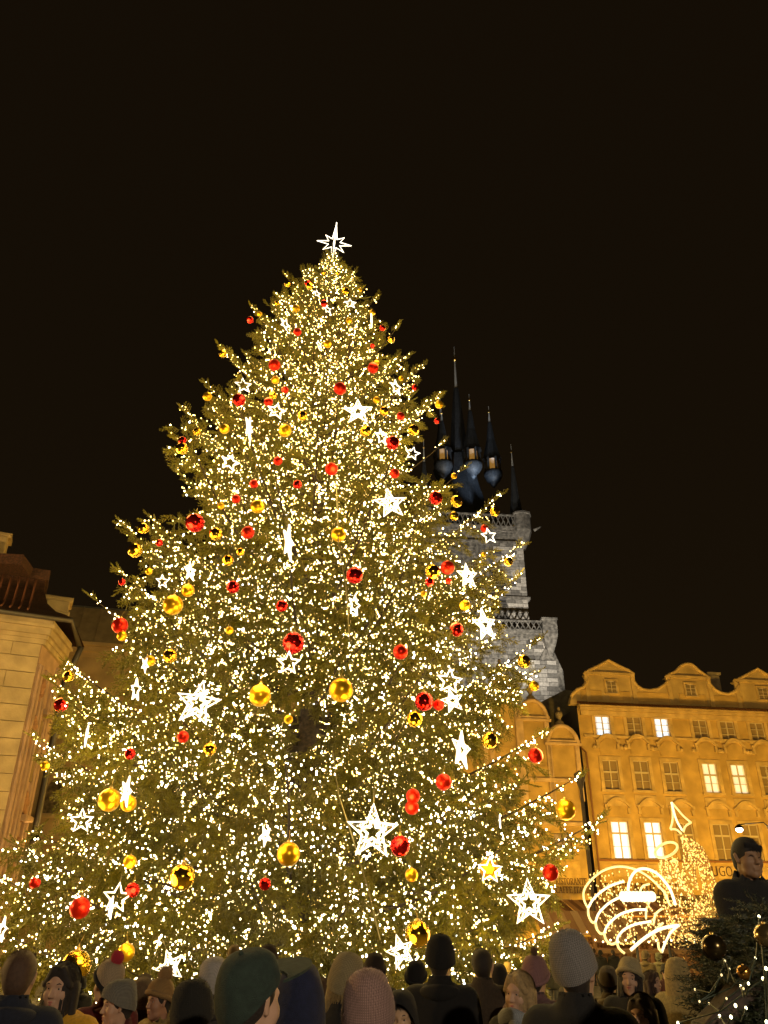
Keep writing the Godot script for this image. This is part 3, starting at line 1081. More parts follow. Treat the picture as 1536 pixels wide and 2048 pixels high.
	st = start()
	prism(st, pl, -6.0, 0.0)
	piece("wall", done(st), mat(Color(0.30, 0.27, 0.23), 0.9, 0, "plaster", 0.3), back)
	st = start()
	var e0 := Vector3(pl[0].x - 0.4, pl[0].y - 0.2, 0.1)
	var e1 := Vector3(pl[1].x, pl[1].y, 0.1)
	tube(st, [e0, e1, Vector3(pl[2].x, pl[2].y, 0.1)], [0.24], 6)
	piece("slate_verge", done(st), mat(Color(0.06, 0.065, 0.07), 0.6), back)
	st = start()
	tube(st, [e0 + Vector3(0.35, -0.5, 0.05), e1 + Vector3(0.1, -0.5, 0.05)], [0.3], 4)
	piece("verge_board", done(st), mat(Color(0.36, 0.33, 0.29), 0.8), back)
	var lw := beam(gx * Vector3(pl[1].x - 6, pl[1].y + 1.0, 5), gx * Vector3(pl[1].x - 1, pl[1].y - 2, 0), Color(1, 0.9, 0.78), 45.0, 40.0)
	lw.name = "spill_beam"


# ---------- the church
func build_church() -> void:
	var turn := deg_to_rad(5)
	var c := at(942, 1200, 104)
	var xf := Transform3D(Basis(Vector3.UP, turn), Vector3(c.x, 0, -95))
	M.sandstone = mat(Color(0.30, 0.28, 0.245), 0.95, 0, "stone", 0.12, 2.0)
	M.slate = mat(Color(0.05, 0.058, 0.068), 0.6, 0, "stone", 0.3, 1.0)
	M.gilt = mat(Color(0.75, 0.5, 0.15), 0.3, 1.0)
	M.gilt_pale = mat(Color(0.5, 0.52, 0.52), 0.5, 0.3)
	build_tower(xf, "dark stone church tower with slate spire and turrets, floodlit white, right of the spruce", true)
	var x2 := Transform3D(Basis(Vector3.UP, turn), xf * Vector3(-28, 0, 0))
	build_tower(x2, "twin church tower almost hidden behind the middle of the spruce", false)
	# the gabled front between the towers
	var nave := thing("gothic_church", "pale grey gabled church front showing through gaps in the spruce", "church", xf * Vector3(-14, 0, 2.0), turn)
	var st := start()
	prism(st, PackedVector2Array([Vector2(-8, 0), Vector2(-8, 34), Vector2(0, 50), Vector2(8, 34), Vector2(8, 0)]), -20.0, 0.0)
	piece("wall", done(st), M.sandstone, nave)
	for k in 3:
		var ss := start()
		var pl := PackedVector2Array()
		var w := 1.6 if k == 1 else 1.1
		var cx := (k - 1) * 5.0
		for i in 9:
			var s := i / 8.0
			pl.append(Vector2(cx + w * (1 - s), 30 + 3.0 * sin(s * PI / 2)))
		for i in range(1, 9):
			var s := 1 - i / 8.0
			pl.append(Vector2(cx - w * (1 - s), 30 + 3.0 * sin(s * PI / 2)))
		pl.append(Vector2(cx - w, 16))
		pl.append(Vector2(cx + w, 16))
		prism(ss, pl, 0.0, 0.06)
		var wn := piece("lancet_window", done(ss), mat(Color(0.05, 0.055, 0.065), 0.3), nave)
		for m in [-0.5, 0.5]:
			var sb := start()
			box(sb, Vector3(cx + m * w, 23, 0.12), Vector3(0.2, 14, 0.16))
			piece("mullion", done(sb), M.sandstone, wn)
	for y in [12.0, 35.0]:
		st = start()
		box(st, Vector3(0, y, 0.2), Vector3(16.0, 0.5, 0.5))
		piece("string_course", done(st), M.sandstone, nave)

func spirelet(parent: Node3D, called: String, base: Vector3, tip_h: float, r: float, sides := 8) -> MeshInstance3D:
	var st := start()
	var h := tip_h - base.y
	lathe(st, [Vector2(r * 1.15, 0), Vector2(r, h * 0.05), Vector2(r * 0.52, h * 0.35), Vector2(r * 0.22, h * 0.68), Vector2(r * 0.12, h * 0.70)], sides, base, Basis(), true)
	var s := piece(called, done(st), M.slate, parent)
	st = start()
	lathe(st, [Vector2(r * 0.15, h * 0.70), Vector2(r * 0.05, h * 0.88), Vector2(0.03, h)], 6, base)
	piece("pinnacle", done(st), M.gilt_pale, s)
	st = start()
	ball(st, base + Vector3(0, h * 0.89, 0), Vector3.ONE * clampf(r * 0.16, 0.16, 0.42), 10, 6)
	piece("orb", done(st), M.gilt, s)
	return s

func build_tower(xf: Transform3D, label: String, full: bool) -> void:
	var t := thing("church_tower", label, "church tower", xf.origin, xf.basis.get_euler().y)
	var hw := 7.0         # half width of the upper shaft
	var hl := 8.8          # of the lower stage
	var y_low := hit(Transform3D(xf.basis, Vector3(at(942, 1200, 104).x, 0, -95)), 1000, 1262).y
	var y_gal := hit(Transform3D(xf.basis, Vector3(at(942, 1200, 104).x, 0, -95)), 1000, 1045).y
	var y_mid := hit(Transform3D(xf.basis, Vector3(at(942, 1200, 104).x, 0, -95)), 1000, 1186).y
	var core := mat(Color(0.10, 0.09, 0.08), 0.95)
	var st := start()
	box(st, Vector3(0, y_low / 2, -hl), Vector3(hl * 2 - 0.3, y_low, hl * 2 - 0.3))
	piece("lower_stage", done(st), M.sandstone, t)
	st = start()
	box(st, Vector3(0, (y_low + y_gal) / 2, -hl), Vector3(hw * 2, y_gal - y_low, hw * 2))
	piece("shaft", done(st), M.sandstone, t)
	var zf := -hl + hw    # front face of the shaft
	# coursed ashlar, block by block, where the photograph shows it; the rest of the courses joined
	var tones := []
	for k in 7:
		var v: float = [0.09, 0.15, 0.24, 0.33, 0.42, 0.50, 0.19][k]
		tones.append(mat(Color(v * 1.06, v, v * 0.90), 0.95, 0, "plaster", 0.5, 1.0))
	var unit := []
	for k in 3:
		var ss := start()
		box(ss, Vector3.ZERO, Vector3(1, 1, 1), Basis(), 0.05 + 0.02 * k)
		unit.append(done(ss))
	var rest := start()
	var n := 0
	var r := RandomNumberGenerator.new()
	r.seed = 5 if full else 6
	var rows := []
	var y := 14.0
	while y < y_gal - 2.2:
		var low := y < y_low - 0.5
		rows.append([y, hl if low else hw, -0.15 if low else zf])
		y += r.randf_range(0.40, 0.56)
	rows.reverse()
	for k in rows.size():
		var yy: float = rows[k][0]
		var h: float = (rows[k - 1][0] if k > 0 else yy + 0.48) - yy
		var half: float = rows[k][1]
		var x := half
		var edge := true
		while x > -half + 0.2:
			var l := r.randf_range(0.7, 1.5)
			if edge and k % 2 == 0:
				l = 0.75
			edge = false
			l = minf(l, x + half)
			var d := r.randf_range(0.10, 0.17)
			var mid := Vector3(x - l / 2, yy + h / 2, rows[k][2] + d / 2)
			var sz := Vector3(l - 0.045, h - 0.045, d)
			if mid.y < y_mid + 4 and mid.y > y_mid - 1 and absf(mid.x - 3.0) < 1.2:
				pass       # a louvred opening is there
			elif full and x > half - 3.4 and n < 280 and yy > y_low - 9:
				piece("stone_block", unit[r.randi() % 3], tones[r.randi() % 7] if x < half - 0.5 else tones[2 + r.randi() % 4], t, Transform3D(Basis.from_scale(sz), mid))
				n += 1
			else:
				box(rest, mid, sz)
			x -= l
	var rb := piece("stone_courses", done(rest), M.sandstone, t)
	rb.set_meta("kind", "stuff")
	# louvred opening
	st = start()
	box(st, Vector3(3.0, y_mid + 1.5, zf + 0.03), Vector3(2.2, 5.0, 0.06))
	var lo := piece("belfry_opening", done(st), mat(Color(0.02, 0.02, 0.02), 0.8), t)
	for k in 9:
		st = start()
		box(st, Vector3(3.0, y_mid - 0.7 + k * 0.52, zf + 0.12), Vector3(2.0, 0.08, 0.3), Basis(Vector3.RIGHT, 0.6))
		piece("louvre", done(st), mat(Color(0.07, 0.065, 0.06), 0.8), lo)
	# bands, corbelled gallery and parapets
	st = start()
	box(st, Vector3(0, y_mid, -hl), Vector3(hw * 2 + 0.7, 0.35, hw * 2 + 0.7))
	piece("string_course", done(st), M.sandstone, t)
	st = start()
	box(st, Vector3(0, y_gal - 2.2, -hl), Vector3(hw * 2 + 0.5, 0.3, hw * 2 + 0.5))
	piece("string_course", done(st), M.sandstone, t)
	for gy in [[y_low, hl, 1.35], [y_gal, hw, 1.9]]:
		var half: float = gy[1] + 0.55
		st = start()
		for e in [[-0.75, -0.45, 0.35], [-0.4, -0.2, 0.4], [0.0, 0.0, 0.35]]:
			box(st, Vector3(0, gy[0] + e[0], -hl), Vector3((half + e[1]) * 2, e[2], (half + e[1]) * 2))
		piece("gallery_cornice", done(st), M.sandstone, t)
		# pierced parapet of crossed bars
		st = start()
		box(st, Vector3(0, gy[0] + gy[2] - 0.1, -hl + half), Vector3(half * 2, 0.2, 0.3))
		var m := int(half * 2 / 0.7)
		for k in m:
			var x0 := -half + half * 2 * k / m
			var wd := half * 2 / m
			for s in [-1, 1]:
				box(st, Vector3(x0 + wd / 2, gy[0] + gy[2] / 2 + 0.05, -hl + half + s * 0.03), Vector3(0.10, sqrt(wd * wd + gy[2] * gy[2]) * 0.92, 0.18), Basis(Vector3.BACK, s * atan(wd / gy[2])))
		piece("parapet", done(st), M.sandstone, t)
		for s in [-1, 1]:
			st = start()
			var cx: float = s * (half - 0.5)
			lathe(st, [Vector2(0.3, gy[0] - 3.2), Vector2(1.0, gy[0] - 1.6), Vector2(1.35, gy[0] - 0.5), Vector2(1.35, gy[0] + gy[2]), Vector2(1.5, gy[0] + gy[2] + 0.1), Vector2(1.5, gy[0] + gy[2] + 0.35), Vector2(0.0, gy[0] + gy[2] + 0.6)], 4 if gy[1] == hl else 8, Vector3(cx, 0, -hl + half - 0.5), Basis(Vector3.UP, PI / 4 if gy[1] == hl else 0.0), true)
			piece("corner_bastion", done(st), M.sandstone, t)
	st = start()
	tube(st, [Vector3(hw + 1.6, y_gal - 0.4, -hl + hw + 0.6), Vector3(hw + 2.2, y_gal - 0.05, -hl + hw + 0.7), Vector3(hw + 2.6, y_gal + 0.25, -hl + hw + 0.7)], [0.22, 0.16, 0.12], 6)
	piece("gargoyle", done(st), M.sandstone, t)
	# slim buttresses up the lower stage with a gabled top
	for s in [-1, 1]:
		st = start()
		prism(st, PackedVector2Array([Vector2(-0.9, 0), Vector2(-0.9, y_low - 5.0), Vector2(0.0, y_low - 2.6), Vector2(0.9, y_low - 5.0), Vector2(0.9, 0)]), -2.0, 1.2, Basis(), Vector3(s * (hl + 0.6), 0, -1.2))
		piece("buttress", done(st), M.sandstone, t)
	var y_p := hit(Transform3D(xf.basis, Vector3(at(942, 1200, 104).x, 0, -95)), 1100, 1322).y
	st = start()
	box(st, Vector3(0, y_p / 2, -hl - 0.2), Vector3(18.9, y_p, hl * 2 + 0.6))
	for s in [-1, 1]:
		prism(st, PackedVector2Array([Vector2(-1.1, 0), Vector2(0.0, 1.9), Vector2(1.1, 0)]), -3.0, 0.0, Basis(), Vector3(s * 8.35, y_p, 0.1))
	piece("plinth", done(st), M.sandstone, t)
	if full:
		var kb := 0
		for row in 16:
			var yy := y_p - 0.55 - row * 0.56
			var x := 9.45
			while x > 5.8:
				var l := r.randf_range(0.8, 1.5)
				piece("plinth_block", unit[kb % 3], tones[[1, 2, 2, 3, 3, 4, 6][r.randi() % 7]], t, Transform3D(Basis.from_scale(Vector3(l - 0.05, 0.5, 0.16)), Vector3(x - l / 2, yy + 0.27, 0.16)))
				kb += 1
				x -= l
	# spire with its turrets
	var base_y := y_gal + 0.8
	var fx := Transform3D(xf.basis, Vector3(at(942, 1200, 104).x, 0, -95))
	var ctr := Vector3(0, 0, -hl)
	var dz := -hl
	var tip := hit(fx, 918, 694, dz).y
	st = start()
	var hs := tip - base_y
	lathe(st, [Vector2(5.0, 0), Vector2(4.5, hs * 0.10), Vector2(3.1, hs * 0.24), Vector2(1.9, hs * 0.40), Vector2(1.55, hs * 0.41), Vector2(0.95, hs * 0.62), Vector2(0.42, hs * 0.76), Vector2(0.22, hs * 0.765)], 8, ctr + Vector3(0, base_y, 0), Basis(Vector3.UP, 0.2), true)
	var sp := piece("spire", done(st), M.slate, t)
	st = start()
	lathe(st, [Vector2(0.26, hs * 0.76), Vector2(0.10, hs * 0.93), Vector2(0.04, hs)], 8, ctr + Vector3(0, base_y, 0))
	piece("pinnacle", done(st), M.gilt_pale, sp)
	st = start()
	ball(st, ctr + Vector3(0, base_y + hs * 0.925, 0), Vector3.ONE * 0.45)
	piece("orb", done(st), M.gilt, sp)
	# four corner spirelets on the gallery
	var ctip := hit(fx, 1026, 878, -0.8).y
	for sx in [-1, 1]:
		for sz in [-1, 1]:
			var b := Vector3(sx * (hw - 0.4), y_gal + 1.4, -hl + sz * (hw - 0.4))
			spirelet(t, "corner_spirelet", b, ctip - (0.0 if sz > 0 else 1.0), 1.05)
	# four lantern turrets clinging to the spire
	var lant := glow(Color(1.0, 0.45, 0.06), 0.22)
	for k in 4:
		var g: float = [1.0, 0.25, 2.2, 3.6][k]
		var dist := 2.9 if k < 2 else 2.8
		var zz := -hl + sin(g) * dist
		var b := Vector3(cos(g) * dist, 0, zz)
		if k < 3:
			b.x = hit(fx, [945, 984, 886][k], 915, zz).x
		var fy: float = [hit(fx, 945, 912, zz).y, hit(fx, 982, 930, zz).y, hit(fx, 945, 915, zz).y, hit(fx, 960, 930, zz).y][k]
		var ty: float = [hit(fx, 936, 788, zz).y, hit(fx, 967, 812, zz).y, hit(fx, 890, 818, zz).y, hit(fx, 936, 800, zz).y][k]
		st = start()
		lathe(st, [Vector2(0.0, -4.2), Vector2(0.5, -3.6), Vector2(0.55, -3.3), Vector2(1.0, -2.9), Vector2(1.45, -2.0), Vector2(1.5, -1.4), Vector2(1.35, -1.3)], 10, b + Vector3(0, fy, 0))
		var tr := piece("turret", done(st), M.slate, t)
		for j in 6:
			st = start()
			var a := TAU * j / 6 + 0.3
			box(st, b + Vector3(cos(a) * 1.15, fy - 0.2, sin(a) * 1.15), Vector3(0.26, 2.3, 0.26), Basis(Vector3.UP, -a))
			piece("post", done(st), M.slate, tr)
		st = start()
		lathe(st, [Vector2(0.75, -1.3), Vector2(0.75, 0.9)], 8, b + Vector3(0, fy, 0))
		piece("lit_chamber", done(st), lant, tr)
		spirelet(t, "turret_cap", b + Vector3(0, fy + 0.95, 0), ty, 1.35)
	if full:
		# two small projectors on the gallery graze the spire
		var cold := Color(0.62, 0.78, 1.0)
		beam(xf * Vector3(0.6, y_gal + 1.0, -1.6), xf * Vector3(0.0, y_gal + 16, -hl + 3.0), cold, 260.0, 20.0)
		beam(xf * Vector3(4.6, y_gal + 1.0, -2.4), xf * Vector3(2.5, y_gal + 15, -hl + 2.2), cold, 300.0, 18.0)


# ---------- the palace on the left and the stone house set back beside it
func build_palace() -> void:
	var k5 := 2.927
	var corner := at(82, 1289, 33)
	var turn_a := deg_to_rad(24)
	var xa := Transform3D(Basis(Vector3.UP, turn_a), Vector3(corner.x, 0, corner.z))
	var t := thing("palace_corner", "cream palace corner with rusticated courses, rich cornice and curved dark roof, far left", "palace", xa.origin, turn_a)
	var stone := mat(Color(0.60, 0.46, 0.25), 0.9, 0, "plaster", 0.2, 0.8)
	var pink := mat(Color(0.56, 0.37, 0.25), 0.9, 0, "plaster", 0.2, 0.8)
	var relief := mat(Color(0.46, 0.24, 0.13), 0.9, 0, "plaster", 0.5, 0.8)
	var top := hit(xa, 82, 1289).y
	# front face: courses of plaster blocks, slightly proud, joints recessed
	var st := start()
	box(st, Vector3(-6, top / 2, -0.55), Vector3(12, top, 0.9))
	piece("wall", done(st), mat(Color(0.36, 0.25, 0.12), 0.9, 0, "plaster", 0.2), t)
	var us := start()
	box(us, Vector3.ZERO, Vector3.ONE, Basis(), 0.03)
	var unit := done(us)
	var y := 0.0
	var row := 0
	while y < top - 0.1:
		var h := minf(0.70, top - y)
		var x := 0.02
		var first := 1.15 if row % 2 else 1.75
		while x > -6.0:
			var l := first if x > 0 else 3.4
			piece("plaster_block", unit, stone, t, Transform3D(Basis.from_scale(Vector3(l - 0.02, h - 0.03, 0.14)), Vector3(x - l / 2, y + h / 2, -0.02)))
			x -= l
		y += h
		row += 1
	# side face, receding, with pilasters and stucco
	var xb := Transform3D(Basis(Vector3.UP, deg_to_rad(73)), Vector3.ZERO)
	var side := Transform3D(xb.basis, Vector3(0.10, 0, 0.0))
	st = start()
	box(st, Vector3(1.55, top / 2, -0.5), Vector3(3.1, top, 0.9))
	var sw := piece("side_wall", done(st), pink, t, side)
	for k in 3:
		st = start()
		var px := [0.35, 1.35, 2.6][k] as float
		for f in 3:
			box(st, Vector3(px - 0.22 + 0.22 * f, top / 2 - 0.4, 0.02 + 0.05 * (f % 2)), Vector3(0.14, top - 0.9, 0.16), Basis(), 0.04)
		piece("pilaster", done(st), pink, sw)
	for k in 4:
		st = start()
		var cy: float = [top - 1.6, top - 6.4, top - 8.2, top - 3.4][k]
		var cx: float = [0.85, 1.9, 2.1, 0.85][k]
		for j in 9:
			var a := j * 2.4
			ball(st, Vector3(cx + cos(a) * 0.09 * j * 0.5, cy + sin(a) * 0.11 * j * 0.7 - j * 0.02, 0.05), Vector3(0.2, 0.26, 0.14) * (1.0 - j * 0.05), 7, 4)
		piece("stucco_ornament", done(st), relief, sw)
	for k in 2:
		st = start()
		box(st, Vector3(2.0, [top - 2.6, top - 7.0][k], 0.12), Vector3(1.0, 0.25, 0.5), Basis(), 0.06)
		piece("window_hood", done(st), pink, sw)
		st = start()
		box(st, Vector3(2.0, [top - 4.2, top - 9.2][k], -0.02), Vector3(0.7, 2.6, 0.06))
		piece("window_pane", done(st), M.dark_pane, sw)
	st = start()
	for k in 9:
		box(st, Vector3(2.95, top - 0.5 - k * 0.5, 0.03), Vector3(0.5, 0.44, 0.2), Basis(), 0.03)
	piece("quoins", done(st), pink, sw)
	# cornice, stepping out, running round the corner
	var steps := [[0.0, 0.08, 0.22], [0.22, 0.15, 0.18], [0.40, 0.26, 0.30], [0.70, 0.38, 0.14], [0.84, 0.3, 0.25]]
	st = start()
	for e in steps:
		box(st, Vector3(-6.0 + e[1] * 0.5, top + e[0] + e[2] / 2, e[1] / 2 - 0.35), Vector3(12.0 + e[1], e[2], e[1] + 0.7))
	piece("cornice", done(st), stone, t)
	st = start()
	for e in steps:
		box(st, Vector3(1.55, top + e[0] + e[2] / 2 - 0.004, e[1] / 2 - 0.353), Vector3(3.1 + e[1], e[2] - 0.006, e[1] + 0.7))
	piece("side_cornice", done(st), stone, t, side)
	# curved roof over the corner
	var roofm := mat(Color(0.12, 0.045, 0.025), 0.8, 0, "stone", 0.7, 1.0)
	var ry := top + 1.12
	var prof := [Vector2(0.75, 0.0), Vector2(0.35, 0.25), Vector2(-0.5, 0.65), Vector2(-1.2, 1.2), Vector2(-1.6, 1.9), Vector2(-1.75, 2.6)]
	st = start()
	st.set_smooth_group(0)
	for i in prof.size() - 1:
		var p: Vector2 = prof[i]
		var q: Vector2 = prof[i + 1]
		var e1 := p.x * 0.6
		var e2 := q.x * 0.6
		quad(st, Vector3(-12, ry + p.y, p.x), Vector3(-12, ry + q.y, q.x), Vector3(e2 + 0.6, ry + q.y, q.x), Vector3(e1 + 0.6, ry + p.y, p.x))
		var s0 := side * Vector3(3.1 + p.x, ry + p.y, p.x)
		var s1 := side * Vector3(3.1 + q.x, ry + q.y, q.x)
		quad(st, Vector3(e1 + 0.6, ry + p.y, p.x), Vector3(e2 + 0.6, ry + q.y, q.x), s1, s0)
		var s2 := side * Vector3(3.1 + p.x, ry + p.y, -7)
		var s3 := side * Vector3(3.1 + q.x, ry + q.y, -7)
		quad(st, s0, s1, s3, s2)
	var roof := piece("roof", done(st), roofm, t)
	st = start()
	box(st, Vector3(-6.0, ry + 2.75, -2.6), Vector3(11.4, 0.5, 2.0))
	box(st, side * Vector3(0.6, 0, -2.6) + Vector3(0, ry + 2.74, 0), Vector3(2.0, 0.5, 2.0), side.basis)
	piece("roof_crest", done(st), roofm, roof)
	st = start()
	for k in 32:
		var x := -12.0 + k * 0.36
		tube(st, [Vector3(x, ry + 0.28, 0.36), Vector3(x, ry + 0.68, -0.48), Vector3(x, ry + 1.23, -1.18), Vector3(x, ry + 1.93, -1.58), Vector3(x, ry + 2.5, -1.73)], [0.05], 4)
	var tr := piece("tile_rows", done(st), mat(Color(0.16, 0.06, 0.03), 0.8), roof)
	tr.set_meta("kind", "stuff")
	st = start()
	tube(st, [Vector3(-12, ry - 0.02, 0.55), Vector3(1.05, ry - 0.02, 0.55), side * Vector3(3.6, ry - 0.02, 0.55)], [0.13], 8)
	piece("gutter", done(st), mat(Color(0.10, 0.09, 0.09), 0.5, 0.4), t)
	st = start()
	tube(st, [side * Vector3(3.45, ry - 0.1, 0.7), side * Vector3(3.6, ry - 0.7, 0.5), side * Vector3(3.45, ry - 1.8, 0.25), side * Vector3(3.45, 0, 0.25)], [0.14], 8)
	piece("downpipe", done(st), mat(Color(0.08, 0.075, 0.075), 0.5, 0.4), t)
	# chimney stack behind the corner
	var chp := xa.affine_inverse() * at(113, 1222, 38)
	st = start()
	for e in [[-1.4, 1.1, 2.0], [-0.3, 1.3, 0.3], [0.1, 1.15, 0.6], [0.5, 1.4, 0.25]]:
		box(st, chp + Vector3(0, e[0], 0), Vector3(e[1], e[2], 1.3), Basis(), 0.06)
	piece("chimney", done(st), stone, t)
	chp = xa.affine_inverse() * at(-12, 1105, 38)
	st = start()
	for e in [[-2.4, 1.0, 3.4], [-0.5, 1.4, 0.3], [0.2, 1.1, 1.2], [0.9, 1.4, 0.25]]:
		box(st, chp + Vector3(0, e[0], 0), Vector3(e[1], e[2], 1.3), Basis(), 0.06)
	piece("chimney", done(st), stone, t)

	# the medieval stone house set back between the palace and the spruce
	var turn_s := deg_to_rad(14)
	var p := at(140, 1290, 44)
	var xs := Transform3D(Basis(Vector3.UP, turn_s), Vector3(p.x, 0, p.z))
	var b := thing("stone_house", "tall brown stone house with a seamed metal roof and gothic niches, set back at left", "house", xs.origin, turn_s)
	var eave := hit(xs, 140, 1290).y
	var brown := mat(Color(0.52, 0.36, 0.18), 0.95, 0, "plaster", 0.12, 1.5)
	var wins := []
	for q in [[105, 1592, 30, 60], [178, 1470, 46, 40], [236, 1500, 40, 50]]:
		var m := hit(xs, q[0], q[1])
		wins.append(Rect2(m.x - q[2] * 0.0145, m.y - q[3] * 0.0145, q[2] * 0.029, q[3] * 0.029))
	piece("wall", front_wall(wins, -6, 16, 0, eave, 0.4), brown, b)
	st = start()
	box(st, Vector3(5, eave / 2, -5.5), Vector3(22, eave, 10))
	piece("house_body", done(st), mat(Color(0.2, 0.14, 0.08), 0.95), b)
	for r in wins:
		st = start()
		box(st, Vector3(r.get_center().x, r.get_center().y, -0.36), Vector3(r.size.x, r.size.y, 0.05))
		piece("niche_back", done(st), mat(Color(0.30, 0.22, 0.12), 0.95, 0, "stone", 0.3), b)
		st = start()
		var w: float = r.size.x / 2
		for s in [-1, 1]:
			var pl := PackedVector2Array([Vector2(s * w, r.size.y * 0.25)])
			for k in 9:
				var f := k / 8.0
				pl.append(Vector2(s * w * (1 - f * f), r.size.y * (0.0 + 0.5 * sin(f * PI / 2))))
			pl.append(Vector2(s * w, r.size.y * 0.5))
			pl.remove_at(0)
			prism(st, pl, -0.3, 0.03, Basis(), Vector3(r.get_center().x, r.get_center().y, 0))
		box(st, Vector3(r.get_center().x, r.position.y - 0.15, 0.1), Vector3(r.size.x + 0.5, 0.25, 0.4), Basis(), 0.05)
		for s in [-1, 1]:
			box(st, Vector3(r.get_center().x + s * (w + 0.13), r.get_center().y, 0.04), Vector3(0.22, r.size.y, 0.14), Basis(), 0.04)
		piece("gothic_arch", done(st), brown, b)
	st = start()
	for e in [[-0.5, 0.12, 0.25], [-0.22, 0.3, 0.3], [0.05, 0.5, 0.2]]:
		box(st, Vector3(5, eave + e[0], e[1] / 2), Vector3(22, e[2], e[1]))
	for q in [[120, 1474], [90, 1686]]:
		box(st, Vector3(1.0, hit(xs, q[0], q[1]).y, 0.12), Vector3(10, 0.22, 0.3), Basis(), 0.05)
	piece("ledges", done(st), brown, b)
	# metal roof in separate trays with standing seams
	var tray := mat(Color(0.40, 0.30, 0.17), 0.6, 0.1, "plaster", 0.3)
	var slope := Basis(Vector3.RIGHT, deg_to_rad(-62))
	for k in 18:
		st = start()
		box(st, Vector3(0, 1.5, 0), Vector3(1.0, 3.0, 0.05))
		box(st, Vector3(0.5, 1.5, 0.05), Vector3(0.04, 3.0, 0.09))
		piece("roof_tray", done(st), tray, b, Transform3D(Basis(Vector3.RIGHT, deg_to_rad(-30)), Vector3(-5.4 + k * 1.03, eave + 0.15, 0.35)))
	st = start()
	box(st, Vector3(5, eave + 2.8, -1.4), Vector3(22, 0.16, 0.5))
	piece("ridge", done(st), mat(Color(0.06, 0.06, 0.06), 0.6), b)


# ---------- posts, awnings, cables
func build_street_bits() -> void:
	var d := 34.0
	var top := at(1160, 1558, d)
	var t := thing("lamp_post", "slim dark lamp post with a small unlit head, behind the right edge of the spruce", "street lamp", Vector3(top.x, 0, -d))
	var st := start()
	lathe(st, [Vector2(0.16, 0), Vector2(0.14, 0.8), Vector2(0.085, 1.0), Vector2(0.07, top.y - 0.2), Vector2(0.05, top.y)], 10)
	piece("post", done(st), mat(Color(0.06, 0.04, 0.025), 0.6), t)
	st = start()
	lathe(st, [Vector2(0.06, -0.35), Vector2(0.2, 0.05), Vector2(0.26, 0.3), Vector2(0.0, 0.45)], 10, Vector3(0, top.y - 0.1, 0))
	piece("head", done(st), mat(Color(0.08, 0.06, 0.04), 0.6), t)
	# lit lamp on an arm in front of the townhouse
	var lp := at(1479, 1661, 45)
	t = thing("wall_lamp", "bright white lamp on a thin arm above the man's head at right", "street lamp", Vector3(lp.x + 1.6, 0, -45))
	st = start()
	tube(st, [Vector3(0, 0, 0), Vector3(0, lp.y + 0.2, 0), Vector3(-0.2, lp.y + 0.42, 0), Vector3(-1.6, lp.y + 0.3, 0)], [0.07, 0.05, 0.03, 0.03], 8)
	piece("post", done(st), M.iron, t)
	st = start()
	lathe(st, [Vector2(0.24, 0.10), Vector2(0.2, 0.2), Vector2(0.06, 0.3), Vector2(0, 0.32)], 10, Vector3(-1.6, lp.y, 0))
	piece("shade", done(st), M.iron, t)
	st = start()
	ball(st, Vector3(-1.6, lp.y + 0.04, 0), Vector3(0.19, 0.13, 0.19))
	piece("bulb", done(st), glow(Color(1.0, 0.93, 0.82), 14.0), t)
	lamp(Vector3(-1.6, lp.y - 0.2, 0.0), Color(1.0, 0.9, 0.75), 9.0, 0.1, t)
	# restaurant awnings
	var aw := [[1075, 1836, 150, 51.0, "brown restaurant awning with a flat valance under the pointed arch windows"], [1215, 1836, 100, 51.5, "brown restaurant awning with a flat valance behind the wing of the angel"], [1330, 1838, 110, 52.5, "brown restaurant awning with a flat valance behind the skirt of the angel"]]
	for a in aw:
		var p := at(a[0], a[1], a[3])
		var w: float = a[2] * a[3] * 1.02 / F
		var tt := thing("awning", a[4], "awning", Vector3(p.x, 0, -a[3]), deg_to_rad(8))
		var canvas := mat(Color(0.24, 0.10, 0.03), 0.85, 0, "cloth", 0.5)
		st = start()
		box(st, Vector3(0, p.y, 0), Vector3(w, 0.35, 0.06))
		piece("valance", done(st), canvas, tt)
		for k in 10:
			st = start()
			box(st, Vector3(-w / 2 + (k + 0.5) * w / 10, p.y + 0.55, -1.4), Vector3(w / 10 - 0.01, 0.04, 3.0), Basis(Vector3.RIGHT, deg_to_rad(16)))
			piece("canvas_strip", done(st), canvas if k % 2 else mat(Color(0.36, 0.20, 0.08), 0.85), tt)
		st = start()
		for s in [-1, 1]:
			box(st, Vector3(s * (w / 2 - 0.1), p.y / 2, 0.0), Vector3(0.08, p.y, 0.08))
		piece("posts", done(st), M.iron, tt)
	market_stall(1178, 1856, 30, "wooden market stall with a striped canvas roof behind the grey knitted hat")
	market_stall(1285, 1872, 29, "wooden market stall with a striped canvas roof behind the angel's skirt")
	market_stall(1392, 1870, 30, "wooden market stall with a striped canvas roof between angel and dark fir")
	# guy wires of the spruce
	var wire := mat(Color(0.25, 0.22, 0.12), 0.5, 0.5)
	var cable := thing("guy_wire", "thin steel guy wire crossing the front of the spruce from its trunk to the ground", "cable", TREE)
	st = start()
	var pts := []
	for q in [[672, 960], [677, 1088], [692, 1172], [700, 1290], [665, 1500], [677, 1590], [700, 1660], [735, 1775], [760, 1880]]:
		pts.append(on_crown(q[0], q[1], 1.01) - TREE)
	tube(st, [pts[0], pts[1], pts[2], pts[3]], [0.011], 5)
	piece("upper_wire", done(st), wire, cable)
	st = start()
	tube(st, [pts[4], pts[5], pts[6], pts[7], pts[8]], [0.011], 5)
	piece("lower_wire", done(st), wire, cable)


